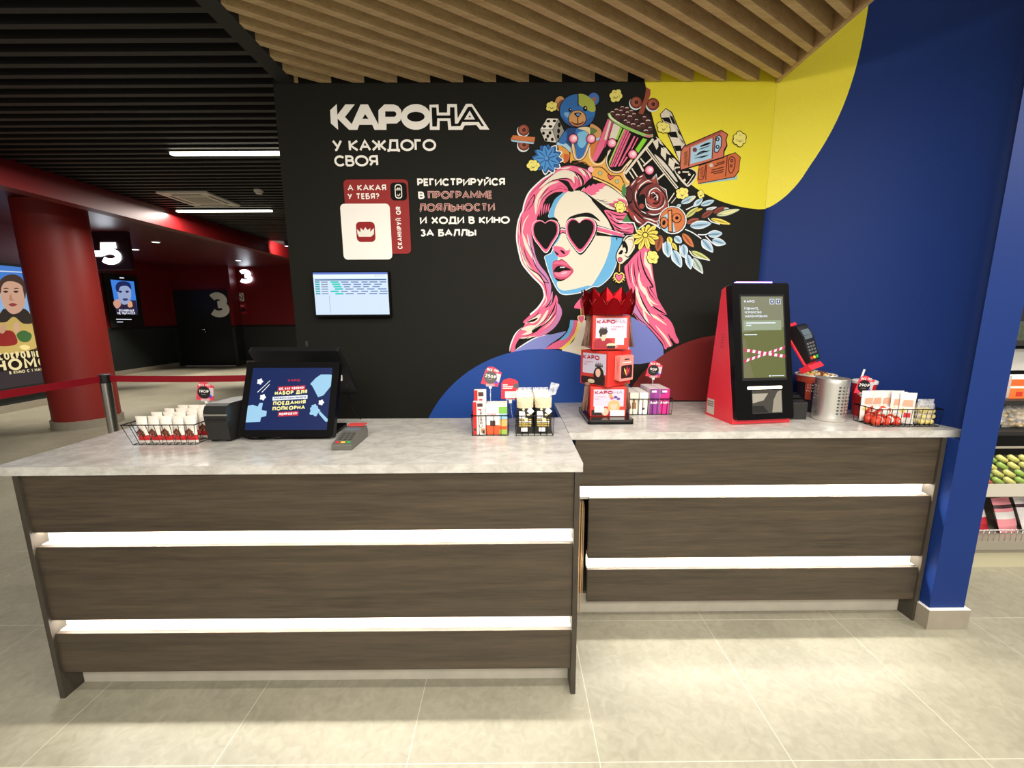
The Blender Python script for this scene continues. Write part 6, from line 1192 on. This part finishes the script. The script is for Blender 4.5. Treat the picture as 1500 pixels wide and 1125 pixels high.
m.poly([W2(-8, 396, 6), W2(32, 398, 6), W2(32, 399.5, 6), W2(-8, 397.5, 6)], EM((220, 230, 246))); m.build('poster', t)
# upright screen on the far side wall
SX = -9.357
t = thing('poster_screen', 'upright blue lit screen with a man\'s face, on the red wall beyond the column', 'screen', (-9.387, 9.9, 1.5)); O = Vector(t.location)
ya, yb = on_x(160, 440, SX).y, on_x(205, 440, SX).y; za, zb2 = on_x(182, 479, SX).z, on_x(182, 403, SX).z
MB().box(0, .029, ya - .05 - O.y, yb + .02 - O.y, za - O.z, zb2 - O.z, VOID).build('casing', t)
m = MB(); W3 = lambda u, v, k=0: tuple(on_x(u, v, SX) + Vector((.001 + .0008 * k, 0, 0)) - O)
def SB(c, k, pts, s=True): m.poly([W3(p.x, p.y, k) for p in (crom(pts, 4) if s else [Vector(q_) for q_ in pts])], em(c, 1.0))
SB((62, 128, 220), 0, [(161.7, 409.5), (196, 412.5), (202, 461), (171, 460)], False); SB((44, 36, 62), 1, [(167, 440), (199, 440), (202, 461), (171, 460)], False)
SB((150, 164, 200), 2, [(172, 420), (182, 414), (190, 420), (192, 434), (188, 444), (180, 446), (174, 438)]); SB((30, 40, 90), 3, [(169, 422), (172, 414), (181, 412), (190, 415), (192, 424), (186, 419), (176, 420), (173, 428)])
for x in (176, 186): SB((40, 44, 90), 4, [(x - 3, 427), (x, 425.5), (x + 3, 427), (x, 429)])
SB((60, 60, 110), 4, [(179, 438), (184, 437), (188, 438.5), (183, 441)]); SB((206, 150, 130), 3, [(166, 442), (173, 438), (177, 446), (172, 452), (167, 448)]); SB((214, 160, 120), 3, [(187, 444), (192, 441), (194, 449), (188, 450)])
for k, (u0, u1, v0, v1, s_) in enumerate(((174, 196, 456.5, 453, 'ОСТАНОВИТЬСЯ'), (172, 197.5, 460.5, 457, 'НЕ ПЫТАЙСЯ'))):
    a_, b_, c_ = on_x(u0, v0, SX), on_x(u1, v0, SX), on_x(u0, v1, SX); text(m, s_, (SX + .008 - O.x, a_.y - O.y, a_.z - O.z), (0, 1, 0), (0, 0, 1), c_.z - a_.z, em((236, 240, 255), 1.0), w=.2, gap=.14, width=b_.y - a_.y)
SB((230, 236, 250), 2, [(170, 467), (192.5, 467.3), (192.6, 468.6), (170.2, 468.3)], False); SB((200, 206, 220), 2, [(171, 471), (180, 471), (180, 472.2), (171.2, 472.2)], False); SB((230, 236, 250), 2, [(175, 406.2), (181.5, 406.6), (181.6, 408), (175.2, 407.6)], False); m.build('display', t)
# stanchions and their red belts
BELT = mat((176, 18, 40), .55)
pA = on_z(152.5, 548, .95); pB = on_z(415, 546, .95)
for p, lab in ((pA, 'steel stanchion post with red belt in front of the red column'), (pB, 'steel stanchion post hidden behind the point of sale screen')):
    t = thing('stanchion', lab, 'barrier post', (p.x, p.y, 0), 0, 'stanchions in the hall')
    MB().lathe([(0, .0), (.16, .001), (.16, .008), (.05, .03), (.034, .035)], mat((150, 148, 144), .3, 1.0), 28).build('base', t)
    MB().lathe([(.034, .03), (.034, .88)], STEEL, 24).build('post', t); MB().lathe([(.036, .88), (.036, .945), (.03, .95), (.0, .95)], BLKM, 24).build('belt_head', t)
    for a in range(3): MB().box(-.013, .013, -.044, -.034, .89, .94, BLKM, M=Matrix.Rotation(radians(90 * a + 40), 4, 'Z')).build('belt_slot', t)
pL = on_z(-190, 606, .925)
def belt(p, q, lab, sag=.0):
    p, q = Vector((p.x, p.y, 0)), Vector((q.x, q.y, 0)); d_ = (q - p); l = d_.length; d_.normalize(); n_ = Vector((-d_.y, d_.x, 0)) * .001; m = MB(); V = []; k = 14
    for i in range(k + 1):
        c = d_ * (.04 + (l - .08) * i / k); s_ = sag * 4 * (i / k) * (1 - i / k); V += [c + n_ + Vector((0, 0, .89 - s_)), c + n_ + Vector((0, 0, .94 - s_)), c - n_ + Vector((0, 0, .94 - s_)), c - n_ + Vector((0, 0, .89 - s_))]
    for i in range(k): b = 4 * i; m.add([tuple(v) for v in V[b:b + 8]], [(0, 4, 5, 1), (1, 5, 6, 2), (2, 6, 7, 3), (3, 7, 4, 0)], BELT)
    return tag(m.build('barrier_belt', loc=p), lab, 'barrier belt', 'red barrier belts')
belt(pA, pL, 'red barrier belt running from the post in front of the column towards the left edge'); belt(pA, pB, 'red barrier belt running behind the price card and point of sale screen', .01)
pC = thing('stanchion', 'steel stanchion post outside the view that holds the left belt', 'barrier post', (pL.x, pL.y, 0), 0, 'stanchions in the hall')
for ch in [o for o in bpy.data.objects if o.parent and o.parent.name == 'stanchion']: c = ch.copy(); COL.objects.link(c); c.parent = pC

# ================================================================== the shop shelf on the right, past the blue pillar
SY = 2.075; GR = mat((150, 144, 128), .5); DKS = mat((24, 22, 20), .6)
t = thing('shop_shelf', 'grey open shop shelf of sweets beyond the blue pillar', 'shelf', (2.9, 2.3, 0)); O = Vector(t.location)
B = lambda mb, n, **k: mb.build(n, t, off=O, **k)
sx0, sx1 = 2.15, 3.6
B(MB().box(sx0, sx1, 2.575, 2.60, 0, 2.0, DKS), 'back_panel'); B(MB().box(sx0, sx1, SY - .005, 2.57, 0, .092, mat((196, 190, 160), .5)), 'plinth')
B(MB().box(sx0, sx1, SY - .012, 2.57, .093, .118, GR), 'plinth_cap')
for z, f, th, m_ in ((.12, -.03, .05, GR), (.425, -.03, .045, GR), (.735, .06, .02, DKS), (.905, .06, .022, DKS), (1.215, .10, .025, DKS)): B(MB().box(sx0, sx1, SY + f, 2.57, z, z + th, m_), 'shelf_board')
B(MB().box(sx0, sx1, SY - .034, SY - .0305, .43, .50, mat((196, 190, 174), .5)), 'price_rail'); B(MB().box(sx0, sx1, SY - .02, SY - .012, .690, .700, GR), 'price_rail'); B(MB().box(sx0, sx1, SY + .2, SY + .21, 1.07, 1.19, mat((206, 204, 198), .4)), 'header_strip')
m = MB().tube([(sx0, SY - .028, .235), (sx1, SY - .028, .235)], .003, STEEL)
for i in range(48): m.tube([(sx0 + .03 * i, SY - .028, .172), (sx0 + .03 * i, SY - .028, .235)], .0018, STEEL, 5)
B(m, 'wire_guard')
first = None; rs = random.Random(5)
for i in range(7):
    x = 2.50 + .145 * i; col = (mat((232, 226, 226), .4), mat((206, 40, 60), .4), mat((236, 150, 160), .4))[i % 3]; loc = (x, SY + .06 + .02 * (i % 2), .172)
    nm = ('white', 'crimson', 'pink')[i % 3]
    o = thing('sweets_bag', f'glossy {nm} sweets bag on the lowest shop shelf, {ORD[i]} from the blue pillar', 'sweets bag', loc, rs.uniform(-.3, .3), 'bags on the lowest shop shelf')
    b = packet_mb(.13, .19, .05, col, ((.4, .55, mat((236, 232, 230), .4)), (.72, .8, mat((60, 30, 40), .4)))).build('bag', o); b.rotation_euler = (radians(-20), 0, 0)
first = None
for r_ in range(4):
    for i in range(9):
        x = 2.44 + .062 * i + .018 * (r_ % 2); z = .483 + .034 * r_; y = SY + .03 + .022 * r_; c = [(146, 176, 84), (206, 204, 120), (120, 150, 70), (216, 150, 70), (190, 190, 110), (170, 90, 60)][rs.randrange(6)]
        m = MB().tube([(-.03, 0, .018), (-.02, -.004, .014), (.02, -.004, -.010), (.03, 0, -.016)], [.002, .015, .015, .002], mat(c, .35, noise=.3, nscale=260), 8)
        o = m.build('wrapped_candy', loc=(x, y, z + .006)); tag(o, f'wrapped candy on the second shop shelf, layer {["one", "two", "three", "four"][r_]}, place {i + 1} from the pillar', 'candy', 'wrapped candies on the second shop shelf')
for i in range(5):
    o = thing('biscuit_bag', f'clear bag of pale biscuits on the third shop shelf, {ORD[i]} from the blue pillar', 'biscuit bag', (2.40 + .135 * i, SY + .15, .756), 0, 'biscuit bags on the third shop shelf')
    m = MB(); R2 = random.Random(i)
    for k in range(40): m.ball((R2.uniform(-.045, .045), R2.uniform(-.03, .03), R2.uniform(.012, .10)), .014, .012, .010, mat((222, 196, 140), .6), 7, 4)
    s_ = m.build('biscuits', o); s_['kind'] = 'stuff'; packet_mb(.128, .14, .09, FILM, ()).build('bag', o)
for i in range(5):
    o = carton('sweets_packet', f'orange packet on the fourth shop shelf, {ORD[i]} from the blue pillar', 2.36 + .135 * i, SY + .14, .12, .05, .125, [(0, 1, .0, .45, (mat((226, 110, 46), .4))), (0, 1, .45, .55, mat((236, 226, 214), .4)), (0, 1, .55, .85, mat((214, 96, 40), .4)), (.3, .6, .1, .3, mat((196, 50, 36), .4)), (.76, .9, .15, .35, WHITE)], .9275, 0, 'packets on the fourth shop shelf')
for i in range(4):
    o = MB().prism(rrect(-.06, .06, -.05, .05, .02), 0, .1, mat(((60, 66, 50), (200, 190, 150), (70, 74, 60))[i % 3], .5, noise=.3, nscale=60)).build('jar', loc=(2.30 + .15 * i, SY + .22, 1.2405)); tag(o, f'stout jar on the top shop shelf, {ORD[i]} from the blue pillar', 'jar', 'jars on the top shop shelf')
